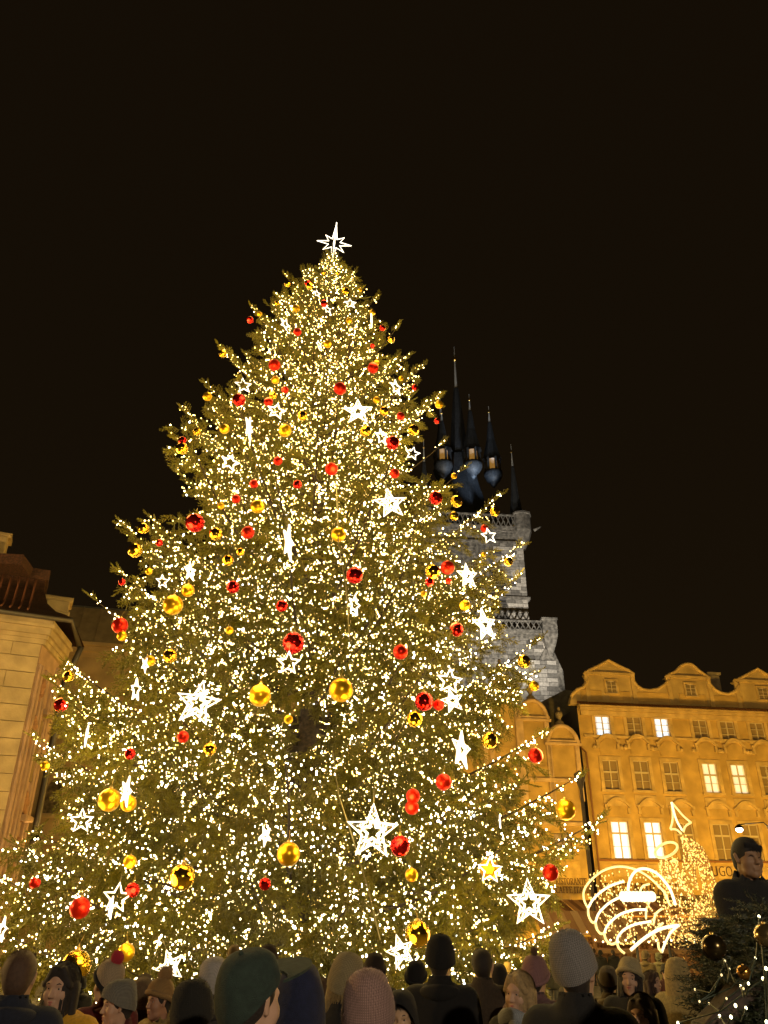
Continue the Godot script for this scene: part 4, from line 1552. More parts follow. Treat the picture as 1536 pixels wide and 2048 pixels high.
func market_stall(px: float, py: float, d: float, label: String) -> void:      # planks, counter, striped roof and a string of little lights
	var sp := at(px, py, d)
	var st: SurfaceTool
	var t := thing("market_stall", label, "market stall", Vector3(sp.x, 0, -d))
	for k in 12:
		st = start()
		box(st, Vector3(-1.5 + k * 0.27, sp.y + 0.16, -0.7), Vector3(0.26, 0.03, 1.7), Basis(Vector3.RIGHT, deg_to_rad(24)))
		piece("roof_strip", done(st), mat(Color(0.42, 0.27, 0.15), 0.9) if k % 2 else mat(Color(0.30, 0.16, 0.08), 0.9), t)
	for k in 12:
		st = start()
		box(st, Vector3(-1.5 + k * 0.27, sp.y / 2 - 0.2, -1.5), Vector3(0.25, sp.y - 0.2, 0.05), Basis(), 0.01)
		piece("plank", done(st), mat(Color(0.40, 0.22, 0.08), 0.85, 0, "bark", 0.7), t)
	st = start()
	for s in [-1, 1]:
		box(st, Vector3(s * 1.6, sp.y / 2, 0), Vector3(0.1, sp.y, 0.1))
	piece("posts", done(st), mat(Color(0.25, 0.13, 0.05), 0.85), t)
	st = start()
	box(st, Vector3(0, 0.95, -0.1), Vector3(3.2, 0.1, 0.5))
	piece("counter", done(st), mat(Color(0.3, 0.17, 0.07), 0.8), t)
	var lb := SphereMesh.new()
	lb.radius = 0.03
	lb.height = 0.06
	lb.radial_segments = 6
	lb.rings = 3
	for k in 14:
		piece("bulb", lb, glow(Color(1, 0.75, 0.4), 8.0) if k == 0 else t.get_node("bulb").material_override, t, Transform3D(Basis(), Vector3(-1.6 + k * 0.25, sp.y - 0.12 - 0.05 * (k % 2), 0.1)))
	lamp(Vector3(0, sp.y - 0.5, -0.5), Color(1, 0.65, 0.25), 0.35, 0.1, t)


# ---------- what hangs on the spruce
# pixel x, pixel y, radius in pixels
const GOLD_MATTE := [[592, 617, 8], [655, 688, 8], [698, 641, 6], [745, 625, 6], [753, 726, 6], [551, 760, 8], [415, 793, 9], [753, 800, 7], [878, 809, 8], [449, 858, 10], [570, 861, 13], [515, 1013, 14], [442, 1012, 7], [298, 1143, 7], [376, 1181, 13], [346, 1210, 20], [677, 1069, 15], [930, 1211, 11], [967, 1109, 5], [908, 952, 6], [244, 1272, 10], [300, 1322, 11], [520, 1391, 22], [682, 1380, 24], [577, 1439, 9], [459, 1261, 8], [1068, 1372, 10], [1131, 1619, 20], [577, 1708, 23], [219, 1600, 22], [257, 1607, 16], [90, 1532, 9], [260, 1724, 13], [978, 1738, 19], [823, 1750, 13], [252, 1905, 17], [802, 757, 5], [720, 580, 4], [519, 628, 5], [847, 1188, 6]]
const GOLD_GLOSS := [[575, 568, 6], [619, 572, 7], [691, 582, 7], [675, 546, 4], [647, 546, 4], [554, 606, 5], [782, 679, 7], [445, 707, 8], [546, 791, 8], [768, 822, 9], [731, 862, 11], [827, 860, 11], [394, 863, 8], [364, 897, 12], [287, 1057, 11], [432, 1068, 13], [270, 1101, 14], [456, 1121, 11], [481, 1104, 8], [913, 1003, 12], [908, 1032, 9], [990, 1023, 10], [1017, 1123, 9], [865, 1144, 15], [137, 1353, 11], [340, 1312, 14], [420, 1498, 13], [829, 1438, 16], [1048, 1323, 13], [979, 1481, 16], [365, 1754, 25], [835, 1868, 25], [152, 1932, 29], [605, 832, 10]]
const RED_MATTE := [[595, 664, 8], [549, 730, 12], [746, 736, 11], [570, 780, 7], [680, 777, 13], [537, 804, 9], [801, 832, 8], [663, 938, 13], [556, 922, 9], [508, 968, 9], [789, 947, 10], [496, 1065, 13], [472, 998, 9], [895, 1135, 14], [969, 1057, 8], [240, 1251, 16], [801, 1304, 15], [366, 1474, 12], [1071, 1511, 15], [887, 1564, 16], [826, 1592, 14], [824, 1615, 14], [1101, 1745, 16], [70, 1766, 11], [160, 1816, 20], [877, 1410, 11], [897, 1162, 6]]
const RED_GLOSS := [[615, 566, 6], [648, 607, 7], [500, 640, 7], [765, 656, 6], [745, 692, 5], [829, 775, 6], [478, 800, 13], [874, 842, 6], [785, 886, 14], [365, 881, 8], [595, 969, 9], [390, 1046, 19], [319, 1086, 7], [244, 1164, 7], [466, 1174, 13], [709, 1151, 17], [564, 1212, 12], [871, 996, 14], [859, 1164, 9], [913, 1259, 14], [122, 1410, 14], [260, 1508, 11], [587, 1286, 22], [848, 1403, 19], [800, 1692, 20], [530, 1768, 12], [265, 1780, 14]]
# pixel x, pixel y, outer radius in pixels, kind, turn about the upright, tilt in its plane
const STARS := [[745, 1664, 55, "dense", 6, -2], [395, 1407, 48, "dense", -12, -8], [1058, 1806, 46, "dense", 4, 0], [781, 1007, 35, "dense", 14, 12], [716, 823, 31, "dense", -4, 2], [970, 1250, 36, "dense", 48, 14], [923, 1500, 40, "dense", 62, -6], [577, 1085, 40, "dense", 74, 4], [498, 857, 28, "dense", 72, 0], [802, 1903, 32, "dense", 10, 18], [253, 1583, 32, "dense", 70, -10], [380, 1143, 22, "dense", 55, 12], [935, 1152, 28, "dense", 40, 8], [340, 1935, 34, "dense", 30, 22], [905, 1402, 26, "dense", 22, 16], [577, 1326, 25, "open", 2, 0], [163, 1642, 24, "open", 8, 4], [234, 1796, 29, "open", 0, -3], [980, 1740, 26, "open", 4, -4], [899, 1362, 27, "open", 12, -6], [825, 907, 16, "open", 8, -12], [792, 775, 18, "open", 50, 10], [763, 874, 19, "open", 48, 14], [553, 822, 20, "open", 8, -6], [460, 925, 20, "open", 10, -10], [978, 1072, 18, "open", 28, 12], [701, 607, 13, "open", 12, 8], [570, 648, 14, "open", 40, -14], [655, 619, 10, "open", 30, 16], [634, 587, 9, "open", 34, 10], [638, 689, 9, "open", 45, 24], [743, 640, 15, "open", 86, 0], [487, 771, 18, "open", 14, 12], [709, 1210, 22, "open", 58, -4], [325, 1163, 15, "open", 26, 10], [290, 1330, 17, "dense", 62, -16], [272, 1380, 24, "open", 66, 10], [173, 1472, 22, "open", 87, -10], [531, 1672, 21, "dense", 50, 30], [1000, 1644, 14, "open", 86, 0], [222, 1816, 22, "open", 80, 60], [4, 1860, 24, "open", 70, -10]]
var hung := []       # [kind, point, radius in metres, row of the list]
var hung_stars := []

func on_crown(px: float, py: float, k := 1.0) -> Vector3:    # where that ray first meets the crown; past its edge, the point beside the trunk
	var d := ray(px, py)
	var best := 1e9
	var t := 9.0
	while t < 40.0:
		var p := eye + d * t
		var v := Vector2(p.x - TREE.x, p.z - TREE.z).length() - reach(p.y) * k
		if v < 0.0:
			return p
		best = minf(best, v)
		t += 0.05
	return at(px, py, 20.7)

func plan_hangings() -> void:
	for set_ in [["gold_matte", GOLD_MATTE], ["gold_gloss", GOLD_GLOSS], ["red_matte", RED_MATTE], ["red_gloss", RED_GLOSS]]:
		for q in set_[1]:
			var p := on_crown(q[0], q[1], 0.99)
			var depth := -(look.inverse() * (p - eye)).z
			var r: float = q[2] * depth / F
			hung.append([set_[0], p, r, q])
			clear_spots.append([p, r * 1.12, 1.7])
	for q in STARS:
		var p := on_crown(q[0], q[1], 1.02)
		var depth := -(look.inverse() * (p - eye)).z
		var r: float = q[2] * depth / F
		hung_stars.append([p, r, q])
		clear_spots.append([p, r * 0.85, 2.2])

const ORD := ["topmost", "second", "third", "fourth", "fifth", "sixth", "seventh", "eighth", "ninth", "tenth", "eleventh", "twelfth", "thirteenth", "fourteenth", "fifteenth", "sixteenth", "seventeenth", "eighteenth", "nineteenth", "twentieth", "twenty-first", "twenty-second", "twenty-third", "twenty-fourth", "twenty-fifth", "twenty-sixth", "twenty-seventh", "twenty-eighth", "twenty-ninth", "thirtieth"]

func order_word(i: int, n: int) -> String:
	return "lowest" if i == n - 1 and n > 1 else ORD[mini(i, 29)]

func trunk_x(py: float) -> float:
	return 663.0 - (py - 510.0) * 0.0487

func build_hangings() -> void:
	var gm := mat(Color(1.0, 0.56, 0.02), 0.32, 0.9)
	var gg := mat(Color(1.0, 0.62, 0.05), 0.14, 1.0)
	var rm := mat(Color(0.75, 0.02, 0.006), 0.34, 0.8)
	var rg := mat(Color(0.80, 0.02, 0.018), 0.12, 0.95)
	var cap := mat(Color(0.6, 0.42, 0.15), 0.35, 1.0)
	var looks := {"gold_matte": [gm, "satin gold"], "gold_gloss": [gg, "mirror-bright gold"], "red_matte": [rm, "satin red"], "red_gloss": [rg, "mirror-bright red"]}
	var st := start()
	ball(st, Vector3.ZERO, Vector3.ONE, 28, 18)
	var ball_m := done(st)
	st = start()
	lathe(st, [Vector2(0.17, 0.94), Vector2(0.17, 1.10), Vector2(0.14, 1.13), Vector2(0, 1.14)], 12)
	var cap_m := done(st)
	st = start()
	var lp := []
	for k in 10:
		lp.append(Vector3(cos(TAU * k / 10) * 0.09, 1.21 + sin(TAU * k / 10) * 0.09, 0))
	tube(st, lp, [0.018], 5, true)
	tube(st, [Vector3(0, 1.28, 0), Vector3(0.02, 1.9, -0.25)], [0.016], 4)
	var loop_m := done(st)
	var groups := {}
	for i in hung.size():
		var h = hung[i]
		var side := "left" if h[3][0] < trunk_x(h[3][1]) else "right"
		var key: String = h[0] + side
		if not groups.has(key):
			groups[key] = []
		groups[key].append(i)
	for key in groups:
		groups[key].sort_custom(func(a, b): return hung[a][3][1] < hung[b][3][1])
		var list: Array = groups[key]
		for j in list.size():
			var h = hung[list[j]]
			var side := "left" if key.ends_with("left") else "right"
			var r: float = h[2]
			var size := "big" if h[3][2] >= 18 else ("small" if h[3][2] <= 8 else "medium")
			var lk: String = looks[h[0]][1]
			var label := "%s %s bauble, %s from the top of those on the spruce's %s half" % [size, lk, order_word(j, list.size()), side]
			if order_word(j, list.size()) in ["topmost", "lowest"]:
				label = "%s %s bauble, %s of those hanging on the spruce's %s half" % [size, lk, order_word(j, list.size()), side]
			var t := thing("bauble", label, "bauble", h[1], rf(0, TAU), "baubles hanging on the spruce")
			t.scale = Vector3.ONE * r
			piece("ball", ball_m, looks[h[0]][0], t)
			piece("cap", cap_m, cap, t)
			piece("hanger", loop_m, cap, t)
	# stars of light
	M.rope = glow(Color(1.0, 0.88, 0.66), 3.2)
	M.rope_soft = glow(Color(1.0, 0.82, 0.50), 1.6)
	var frame := mat(Color(0.25, 0.22, 0.16), 0.4, 0.7)
	var outline := func(ro: float, ri: float, z: float) -> Array:
		var pts := []
		for k in 10:
			var a := PI / 2 + TAU * k / 10
			var rr := ro if k % 2 == 0 else ri
			pts.append(Vector3(cos(a) * rr, sin(a) * rr, z))
		return pts
	st = start()
	tube(st, outline.call(0.95, 0.42, 0.0), [0.075], 6, true)
	var open_rope := done(st)
	st = start()
	tube(st, outline.call(0.95, 0.42, -0.10), [0.03], 4, true)
	var open_frame := done(st)
	st = start()
	tube(st, outline.call(0.96, 0.40, 0.0), [0.044], 6, true)
	var outer := done(st)
	st = start()
	tube(st, outline.call(0.70, 0.30, 0.02), [0.045], 6, true)
	var middle := done(st)
	st = start()
	tube(st, outline.call(0.44, 0.20, 0.03), [0.055], 6, true)
	var inner := done(st)
	st = start()
	var r2 := RandomNumberGenerator.new()
	r2.seed = 9
	var poly := PackedVector2Array()
	for p in outline.call(0.92, 0.38, 0.0):
		poly.append(Vector2(p.x, p.y))
	var n := 0
	while n < 120:
		var p := Vector2(r2.randf_range(-0.95, 0.95), r2.randf_range(-0.95, 0.95))
		if p.length() > 0.24 and Geometry2D.is_point_in_polygon(p, poly):
			ball(st, Vector3(p.x, p.y, r2.randf_range(-0.05, 0.05)), Vector3.ONE * 0.038, 5, 3)
			n += 1
	var fill := done(st)
	st = start()
	tube(st, outline.call(0.96, 0.40, -0.07), [0.028], 4, true)
	for k in 5:
		var a := PI / 2 + TAU * k / 5
		tube(st, [Vector3(cos(a), sin(a), -0.07) * 0.2, Vector3(cos(a) * 0.94, sin(a) * 0.94, -0.07)], [0.018], 4)
	var star_frame := done(st)
	st = start()
	tube(st, [Vector3(0, 0.96, 0), Vector3(0.0, 1.5, -0.2)], [0.014], 4)
	var string := done(st)
	var sg := {}
	for i in hung_stars.size():
		var q = hung_stars[i][2]
		var key: String = q[3] + ("left" if q[0] < trunk_x(q[1]) else "right")
		if not sg.has(key):
			sg[key] = []
		sg[key].append(i)
	for key in sg:
		sg[key].sort_custom(func(a, b): return hung_stars[a][2][1] < hung_stars[b][2][1])
		for j in sg[key].size():
			var s = hung_stars[sg[key][j]]
			var q = s[2]
			var dense: bool = q[3] == "dense"
			var size := "large" if q[2] >= 38 else ("small" if q[2] < 19 else "medium")
			var pose := "seen edge-on" if q[4] >= 60 else ("turned aslant" if q[4] >= 30 else "facing front")
			var label := "%s %s light star %s, %s of its sort on the spruce's %s half" % [size, "densely filled" if dense else "open outline", pose, order_word(j, sg[key].size()), "left" if key.ends_with("left") else "right"]
			var t := thing("light_star", label, "star", s[0], 0.0, "stars of light hanging on the spruce")
			var face: Vector3 = eye - s[0]
			var yaw := atan2(face.x, face.z)
			t.basis = Basis(Vector3.UP, yaw + deg_to_rad(q[4])) * Basis(Vector3.BACK, deg_to_rad(q[5]))
			t.scale = Vector3.ONE * s[1]
			if dense:
				piece("outer_rope", outer, M.rope, t)
				piece("inner_rope", inner, M.rope, t)
				var fl := piece("led_fill", fill, M.rope_soft, t)
				fl.set_meta("kind", "stuff")
				piece("frame", star_frame, frame, t)
			else:
				piece("light_rope", open_rope, M.rope, t)
				piece("frame", open_frame, frame, t)
			piece("hanger", string, frame, t)
			if q[2] >= 20:
				lamp(s[0] + face.normalized() * (s[1] * 0.6), Color(1.0, 0.70, 0.22), 2.2 * s[1], 0.3)
	# star on the top: two crossed eight-pointed outlines
	var top := at(666, 526, 21)
	var up := at(668.5, 445, 21)
	var hgt := up.y - top.y
	var tt := thing("top_star", "eight-pointed outline star of light crowning the very top of the spruce", "star", Vector3(TREE.x + 0.02, top.y, TREE.z))
	var mid := hgt * 0.48
	var k1 := at(700, 490, 21).x - at(632, 484, 21).x
	var w := k1 / 2
	for c in 2:
		var ss := start()
		var pts := []
		var lens := [hgt * 0.52, w * 0.78, w, w * 0.86, hgt * 0.50, w * 0.86, w, w * 0.78]
		for k in 8:
			var a := PI / 2 - TAU * k / 8
			pts.append(Vector3(cos(a) * lens[k], mid + sin(a) * lens[k], 0))
			var b := a - TAU / 16
			pts.append(Vector3(cos(b) * w * 0.36, mid + sin(b) * w * 0.36, 0))
		tube(ss, pts, [0.020], 6, true)
		piece("light_rope", done(ss), M.rope, tt, Transform3D(Basis(Vector3.BACK, deg_to_rad(-3)) * Basis(Vector3.UP, deg_to_rad(8 if c == 0 else 96)), Vector3(0, 0, 0)))
	var ms := start()
	tube(ms, [Vector3(0, -0.4, 0), Vector3(0, mid, 0)], [0.025], 6)
	piece("mast", done(ms), frame, tt)


# ---------- the angel of light
func build_angel() -> void:
	var d := 21.0
	var base := at(1290, 1902, d)
	var t := thing("light_angel", "angel sculpture of golden lights with halo, arched wings and a raised star", "light sculpture", Vector3(base.x, 0, -d))
	var k := 4.655
	var p := func(x: float, y: float, dz := 0.0) -> Vector3:
		return at(1120 + x / k, 1590 + y / k, d - dz) - t.position
	var bright := glow(Color(1.0, 0.84, 0.48), 1.5)
	var soft := glow(Color(1.0, 0.68, 0.20), 1.0)
	var ropes := [
		["wing_edge", soft, 0.026, 0.3, [[258, 1052], [222, 970], [226, 880], [292, 788], [400, 705], [530, 667], [660, 680], [785, 735], [900, 828], [980, 920], [1010, 1000], [1035, 1035]]],
		["wing_edge", bright, 0.032, 0.6, [[632, 890], [648, 795], [700, 712], [780, 685], [880, 716], [960, 788], [1030, 890], [1075, 1025]]],
		["feather", bright, 0.027, 0.4, [[597, 803], [480, 840], [380, 902], [305, 975], [262, 1052]]],
		["feather_tip", soft, 0.028, 0.4, [[262, 1052], [266, 1120], [295, 1180], [330, 1185]]],
		["feather", bright, 0.027, 0.45, [[330, 1183], [362, 1100], [450, 1010], [550, 955], [620, 935]]],
		["feather_tip", soft, 0.028, 0.45, [[330, 1185], [345, 1250], [380, 1290], [412, 1286]]],
		["feather", bright, 0.027, 0.5, [[412, 1285], [450, 1205], [550, 1118], [680, 1072], [805, 1068]]],
		["feather_tip", soft, 0.028, 0.5, [[412, 1286], [430, 1350], [480, 1390], [530, 1372]]],
		["feather", bright, 0.027, 0.55, [[530, 1375], [540, 1320], [600, 1252], [700, 1205], [850, 1176]]],
		["feather_tip", soft, 0.028, 0.55, [[530, 1372], [552, 1430], [602, 1475]]],
		["feather", bright, 0.036, 0.6, [[658, 1446], [745, 1368], [850, 1292], [960, 1240], [1110, 1214]]],
		["feather", bright, 0.027, 0.65, [[948, 1466], [980, 1380], [1030, 1285], [1092, 1225]]],
		["feather_tip", soft, 0.028, 0.65, [[948, 1466], [920, 1425], [914, 1368]]],
		["feather", soft, 0.024, 0.2, [[742, 912], [770, 850], [835, 828]]],
		["feather", soft, 0.026, 0.2, [[800, 1152], [806, 1060], [852, 948]]],
		["feather", soft, 0.026, 0.2, [[872, 1195], [890, 1110], [950, 1058]]],
		["feather", soft, 0.026, 0.2, [[868, 1350], [880, 1270], [960, 1190]]],
		["star_edge", soft, 0.026, 0.1, [[1038, 66], [1085, 120], [1150, 195], [1222, 256]]],
		["star_edge", soft, 0.026, 0.1, [[1222, 256], [1170, 290], [1148, 345]]],
		["star_edge", soft, 0.026, 0.1, [[1038, 66], [1050, 150], [1048, 240], [1028, 318]]],
		["star_edge", soft, 0.026, 0.1, [[1028, 318], [1085, 322], [1132, 362]]],
		["star_rib", bright, 0.026, 0.35, [[1038, 66], [1070, 190], [1100, 265], [1140, 330]]],
	]
	for r in ropes:
		var pts := []
		for q in r[4]:
			pts.append(p.call(q[0], q[1], r[3]))
		var st := start()
		tube(st, spline(pts, 6), [r[2]], 7)
		piece(r[0], done(st), r[1], t)
	var st := start()
	var bar := []
	for i in 9:
		bar.append(p.call(590 + i * 33, 945, 0.5))
	for i in 9:
		ball(st, bar[i], Vector3(0.11, 0.12, 0.12), 8, 5)
	tube(st, [bar[0], bar[8]], [0.10], 8)
	piece("light_bar", done(st), bright, t)
	# halo
	st = start()
	var halo := []
	for i in 24:
		var a := TAU * i / 24
		var x := cos(a) * 112.0
		var y := sin(a) * 62.0
		halo.append(p.call(988 + x * 0.93 + y * 0.2, 512 - x * 0.33 + y, 0.3 * sin(a)))
	tube(st, halo, [0.032], 7, true)
	piece("halo", done(st), soft, t)
	# body: a wire figure sown with lights. Each row: centre, half width, half depth going down
	var wire := mat(Color(0.45, 0.27, 0.10), 0.5, 0.4)
	var limbs := [
		[[[1020, 600, 70, 0.34], [1010, 680, 72, 0.36], [1040, 780, 80, 0.3], [1090, 880, 110, 0.4], [1130, 1000, 150, 0.5], [1180, 1120, 190, 0.6], [1200, 1240, 170, 0.65], [1180, 1350, 150, 0.65]], 620],
		[[[1145, 385, 22, 0.12], [1190, 440, 40, 0.2], [1215, 540, 55, 0.25], [1205, 640, 48, 0.25], [1190, 760, 60, 0.3], [1200, 880, 75, 0.35]], 230],
		[[[1195, 430, 38, 0.2], [1270, 500, 48, 0.2], [1325, 600, 45, 0.2], [1360, 720, 50, 0.22], [1395, 850, 55, 0.25], [1385, 980, 70, 0.3], [1340, 1090, 100, 0.35], [1290, 1200, 110, 0.4]], 380],
		[[[960, 640, 26, 0.2], [980, 740, 34, 0.25], [1000, 860, 60, 0.3]], 60],
	]
	var bulbs := []
	st = start()
	for lb in limbs:
		var rows: Array = lb[0]
		var rings := []
		for row in rows:
			var c: Vector3 = p.call(row[0], row[1], 0.1)
			var e: Vector3 = p.call(row[0] + row[2], row[1], 0.1)
			rings.append([c, (e - c).length(), row[3]])
		for j in 9:
			var a := TAU * j / 9
			var line := []
			for rg in rings:
				line.append(rg[0] + Vector3(cos(a) * rg[1], 0, sin(a) * rg[2]))
			tube(st, spline(line, 3), [0.009], 4)
		for i in rings.size() - 1:
			for f in 2:
				var c: Vector3 = rings[i][0].lerp(rings[i + 1][0], f * 0.5)
				var rx := lerpf(rings[i][1], rings[i + 1][1], f * 0.5)
				var rz := lerpf(rings[i][2], rings[i + 1][2], f * 0.5)
				var loop := []
				for j in 12:
					loop.append(c + Vector3(cos(TAU * j / 12) * rx, 0.03 * sin(j * 2.0), sin(TAU * j / 12) * rz))
				tube(st, loop, [0.009], 4, true)
		for n in lb[1]:
			var s := rng.randf() * (rings.size() - 1.001)
			var i := int(s)
			var f := s - i
			var a := rng.randf() * TAU
			var c: Vector3 = rings[i][0].lerp(rings[i + 1][0], f)
			bulbs.append(c + Vector3(cos(a) * lerpf(rings[i][1], rings[i + 1][1], f), rf(-0.04, 0.04), sin(a) * lerpf(rings[i][2], rings[i + 1][2], f)))
	# strings sagging between the feathers, and the hem
	for n in 26:
		var x0 := rf(330, 950)
		var y0 := rf(760, 1120) + (x0 - 330) * 0.25
		var a: Vector3 = p.call(x0, y0, 0.3)
		var b: Vector3 = p.call(x0 + rf(30, 140), y0 + rf(60, 240), rf(0.1, 0.5))
		tube(st, [a, a.lerp(b, 0.5) + Vector3(0, -0.05, 0), b], [0.007], 4)
		for i in 5:
			bulbs.append(a.lerp(b, i / 5.0) + Vector3(rf(-0.03, 0.03), rf(-0.04, 0.02), 0))
	for n in 120:
		bulbs.append(p.call(rf(260, 930), rf(700, 1000), rf(0.0, 0.5)))
	for n in 90:
		var xx := rf(420, 1000)
		bulbs.append(p.call(xx, rf(1080, 1400) , rf(0.0, 0.5)))
	for n in 40:
		var xx := rf(1040, 1340)
		var a: Vector3 = p.call(xx, 1270, 0.2)
		var b: Vector3 = p.call(xx + rf(-15, 25), rf(1330, 1430), 0.25)
		tube(st, [a, b], [0.007], 4)
		bulbs.append(b)
		bulbs.append(a.lerp(b, 0.5))
	piece("wire_figure", done(st), wire, t)
	st = start()
	for x in [700, 1000, 1300]:
		var a: Vector3 = p.call(x, 1300, 0)
		tube(st, [a, Vector3(a.x, 0, a.z)], [0.035], 6)
	piece("stand", done(st), M.iron, t)
	var bm := SphereMesh.new()
	bm.radius = 0.015
	bm.height = 0.04
	bm.radial_segments = 6
	bm.rings = 3
	M.gold_bulb = glow(Color(1.0, 0.58, 0.11), 1.7)
	for i in 300:
		piece("bulb", bm, M.gold_bulb, t, Transform3D(Basis(), bulbs[(i * 7) % bulbs.size()]))
	var rest := []
	var picked := {}
	for i in 300:
		picked[(i * 7) % bulbs.size()] = true
	for i in bulbs.size():
		if not picked.has(i):
			rest.append(Transform3D(Basis(), bulbs[i]))
	scatter("bulbs", bm, M.gold_bulb, rest, PackedColorArray(), t)
	lamp(t.position + p.call(1150, 950, 1.2), Color(1.0, 0.72, 0.3), 1.5, 0.4)
	lamp(t.position + p.call(650, 1050, 1.0), Color(1.0, 0.78, 0.4), 1.0, 0.4)


# ---------- the small fir with baubles close by on the right
func build_near_fir() -> void:
	var needle := start()
	needle.set_smooth_group(-1)
	var r := RandomNumberGenerator.new()
	r.seed = 4
	for sh in [[Vector3.ZERO, Vector3(0, 0, 1), 0.16], [Vector3(0, 0, 0.03), Vector3(0.75, 0.05, 0.7).normalized(), 0.08], [Vector3(0, 0, 0.05), Vector3(-0.75, -0.05, 0.7).normalized(), 0.08], [Vector3(0, 0, 0.09), Vector3(0.7, 0.1, 0.75).normalized(), 0.05], [Vector3(0, 0, 0.1), Vector3(-0.7, 0.1, 0.75).normalized(), 0.05]]:
		var d: Vector3 = sh[1]
		var u := d.cross(Vector3.UP).normalized()
		var w := d.cross(u)
		var n := int(sh[2] / 0.0045)
		for k in n:
			var g := k * 2.39
			var side := u * cos(g) + w * sin(g) * 0.6
			var q: Vector3 = sh[0] + d * (sh[2] * k / n)
			var a := d.cross(side) * 0.0021
			tri(needle, q - a, q + side * 0.017 + d * 0.009, q + a)
	var spray := done(needle)
	var base := near(1515, 1960, 2.9)
	var foot := Vector3(base.x + 0.05, 0, base.z)
	var t := thing("small_fir", "dark bushy fir with glass baubles and few lights in the right foreground", "tree", foot)
	var st := start()
	lathe(st, [Vector2(0.05, 0), Vector2(0.035, 1.2), Vector2(0.0, 2.12)], 8)
	piece("trunk", done(st), M.bark_mat, t)
	var leaves := []
	var tints := PackedColorArray()
	var h := 0.5
	var n := 0
	while h < 2.12:
		var rr := lerpf(0.37, 0.10, clampf((h - 1.3) / 0.82, 0, 1) ** 1.5) * (1.0 if h > 0.9 else 0.9)
		for k in 9:
			var a := n * 2.4 + k * TAU / 9 + rf(-0.2, 0.2)
			var out := Vector3(cos(a), rf(-0.25, 0.1), sin(a)).normalized()
			var L := rr * rf(0.75, 1.1)
			var sb := start()
			tube(sb, [Vector3(0, h, 0), Vector3(0, h, 0) + out * L], [0.008, 0.003], 4)
			if n < 12:
				piece("branch", done(sb), M.bark_mat, t)
			var q := 0.1
			while q < L:
				for m in 9:
					var dir := (out * rf(0.5, 1.0) + Vector3(rf(-1, 1), rf(-0.7, 0.4), rf(-1, 1)) * 0.7).normalized()
					leaves.append(Transform3D(Basis.looking_at(-dir, Vector3(0.1, 1, 0.05).normalized()).scaled(Vector3.ONE * rf(0.65, 1.0)), Vector3(0, h, 0) + out * q))
					var g := rf(0.7, 1.3)
					tints.append(Color(0.020 * g, 0.026 * g, 0.008 * g))
				q += 0.04
		h += 0.05
		n += 1
	scatter("needle_sprays", spray, M.needle, leaves, tints, t)
	# its own few lights and baubles
	var lights := thing("fir_lights", "sparse white fairy lights on the dark fir in the right foreground", "fairy lights", foot)
	var bm := SphereMesh.new()
	bm.radius = 0.0065
	bm.height = 0.016
	bm.radial_segments = 8
	bm.rings = 4
	var bright := glow(Color(1.0, 0.9, 0.50), 7.0)
	var dim := glow(Color(1.0, 0.75, 0.32), 1.4)
	st = start()
	var prev := Vector3.ZERO
	for q in [[1471, 2011, 2], [1492, 2016, 2], [1462, 2034, 2], [1439, 2032, 2], [1356, 2046, 2], [1526, 1957, 2], [1532, 1937, 2], [1533, 2044, 2], [1518, 1833, 2], [1497, 1967, 1], [1481, 1972, 1], [1487, 1977, 0], [1445, 1911, 1], [1450, 1922, 0], [1399, 2003, 0], [1511, 1916, 1], [1453, 1997, 0], [1418, 2007, 0], [1390, 1979, 0], [1443, 1950, 0], [1459, 1938, 0]]:
		var pt := near(q[0], q[1], 2.32 + 0.25 * sin(q[0] * 0.7)) - foot
		piece("bulb", bm, dim if q[2] == 0 else bright, lights, Transform3D(Basis.from_scale(Vector3.ONE * [0.35, 0.4, 0.5][q[2]]), pt))
		if prev != Vector3.ZERO and prev.distance_to(pt) < 0.5:
			tube(st, [prev, prev.lerp(pt, 0.5) + Vector3(0, -0.02, 0), pt], [0.0016], 4)
		prev = pt
	piece("cable", done(st), mat(Color(0.02, 0.03, 0.015), 0.6), lights)
	st = start()
	ball(st, Vector3.ZERO, Vector3.ONE, 28, 18)
	var bmesh := done(st)
	st = start()
	lathe(st, [Vector2(0.17, 0.94), Vector2(0.17, 1.12), Vector2(0, 1.14)], 12)
	var capm := done(st)
	for q in [[1428, 1895, 24, "clear smoky glass bauble on the left side of the dark fir", Color(0.07, 0.05, 0.02), 0.22], [1488, 1945, 13, "small amber bauble in the middle of the dark fir", Color(0.45, 0.22, 0.04), 0.2], [1532, 1872, 22, "pale gold bauble at the right picture edge on the dark fir", Color(0.30, 0.22, 0.10), 0.2]]:
		var c := near(q[0], q[1], 2.25)
		var b := thing("bauble", q[3], "bauble", c, 0, "baubles on the dark fir")
		b.scale = Vector3.ONE * (q[2] * 1.85 / F)
		piece("ball", bmesh, mat(q[4], q[5], 0.9), b)
		piece("cap", capm, M.gilt if M.has("gilt") else mat(Color(0.6, 0.4, 0.1), 0.3, 1), b)
	# the sloping plank gable of the stall that the fir stands against
	var s0 := near(1420, 2040, 2.75)
	var s1 := near(1560, 1912, 2.75)
	var stall := thing("stall_gable", "dark brown plank gable of a market stall at the lower right corner", "market stall", Vector3(s0.x, 0, s0.z))
	var plank := mat(Color(0.075, 0.045, 0.028), 0.8, 0, "bark", 2.0)
	var run := s1.x - s0.x
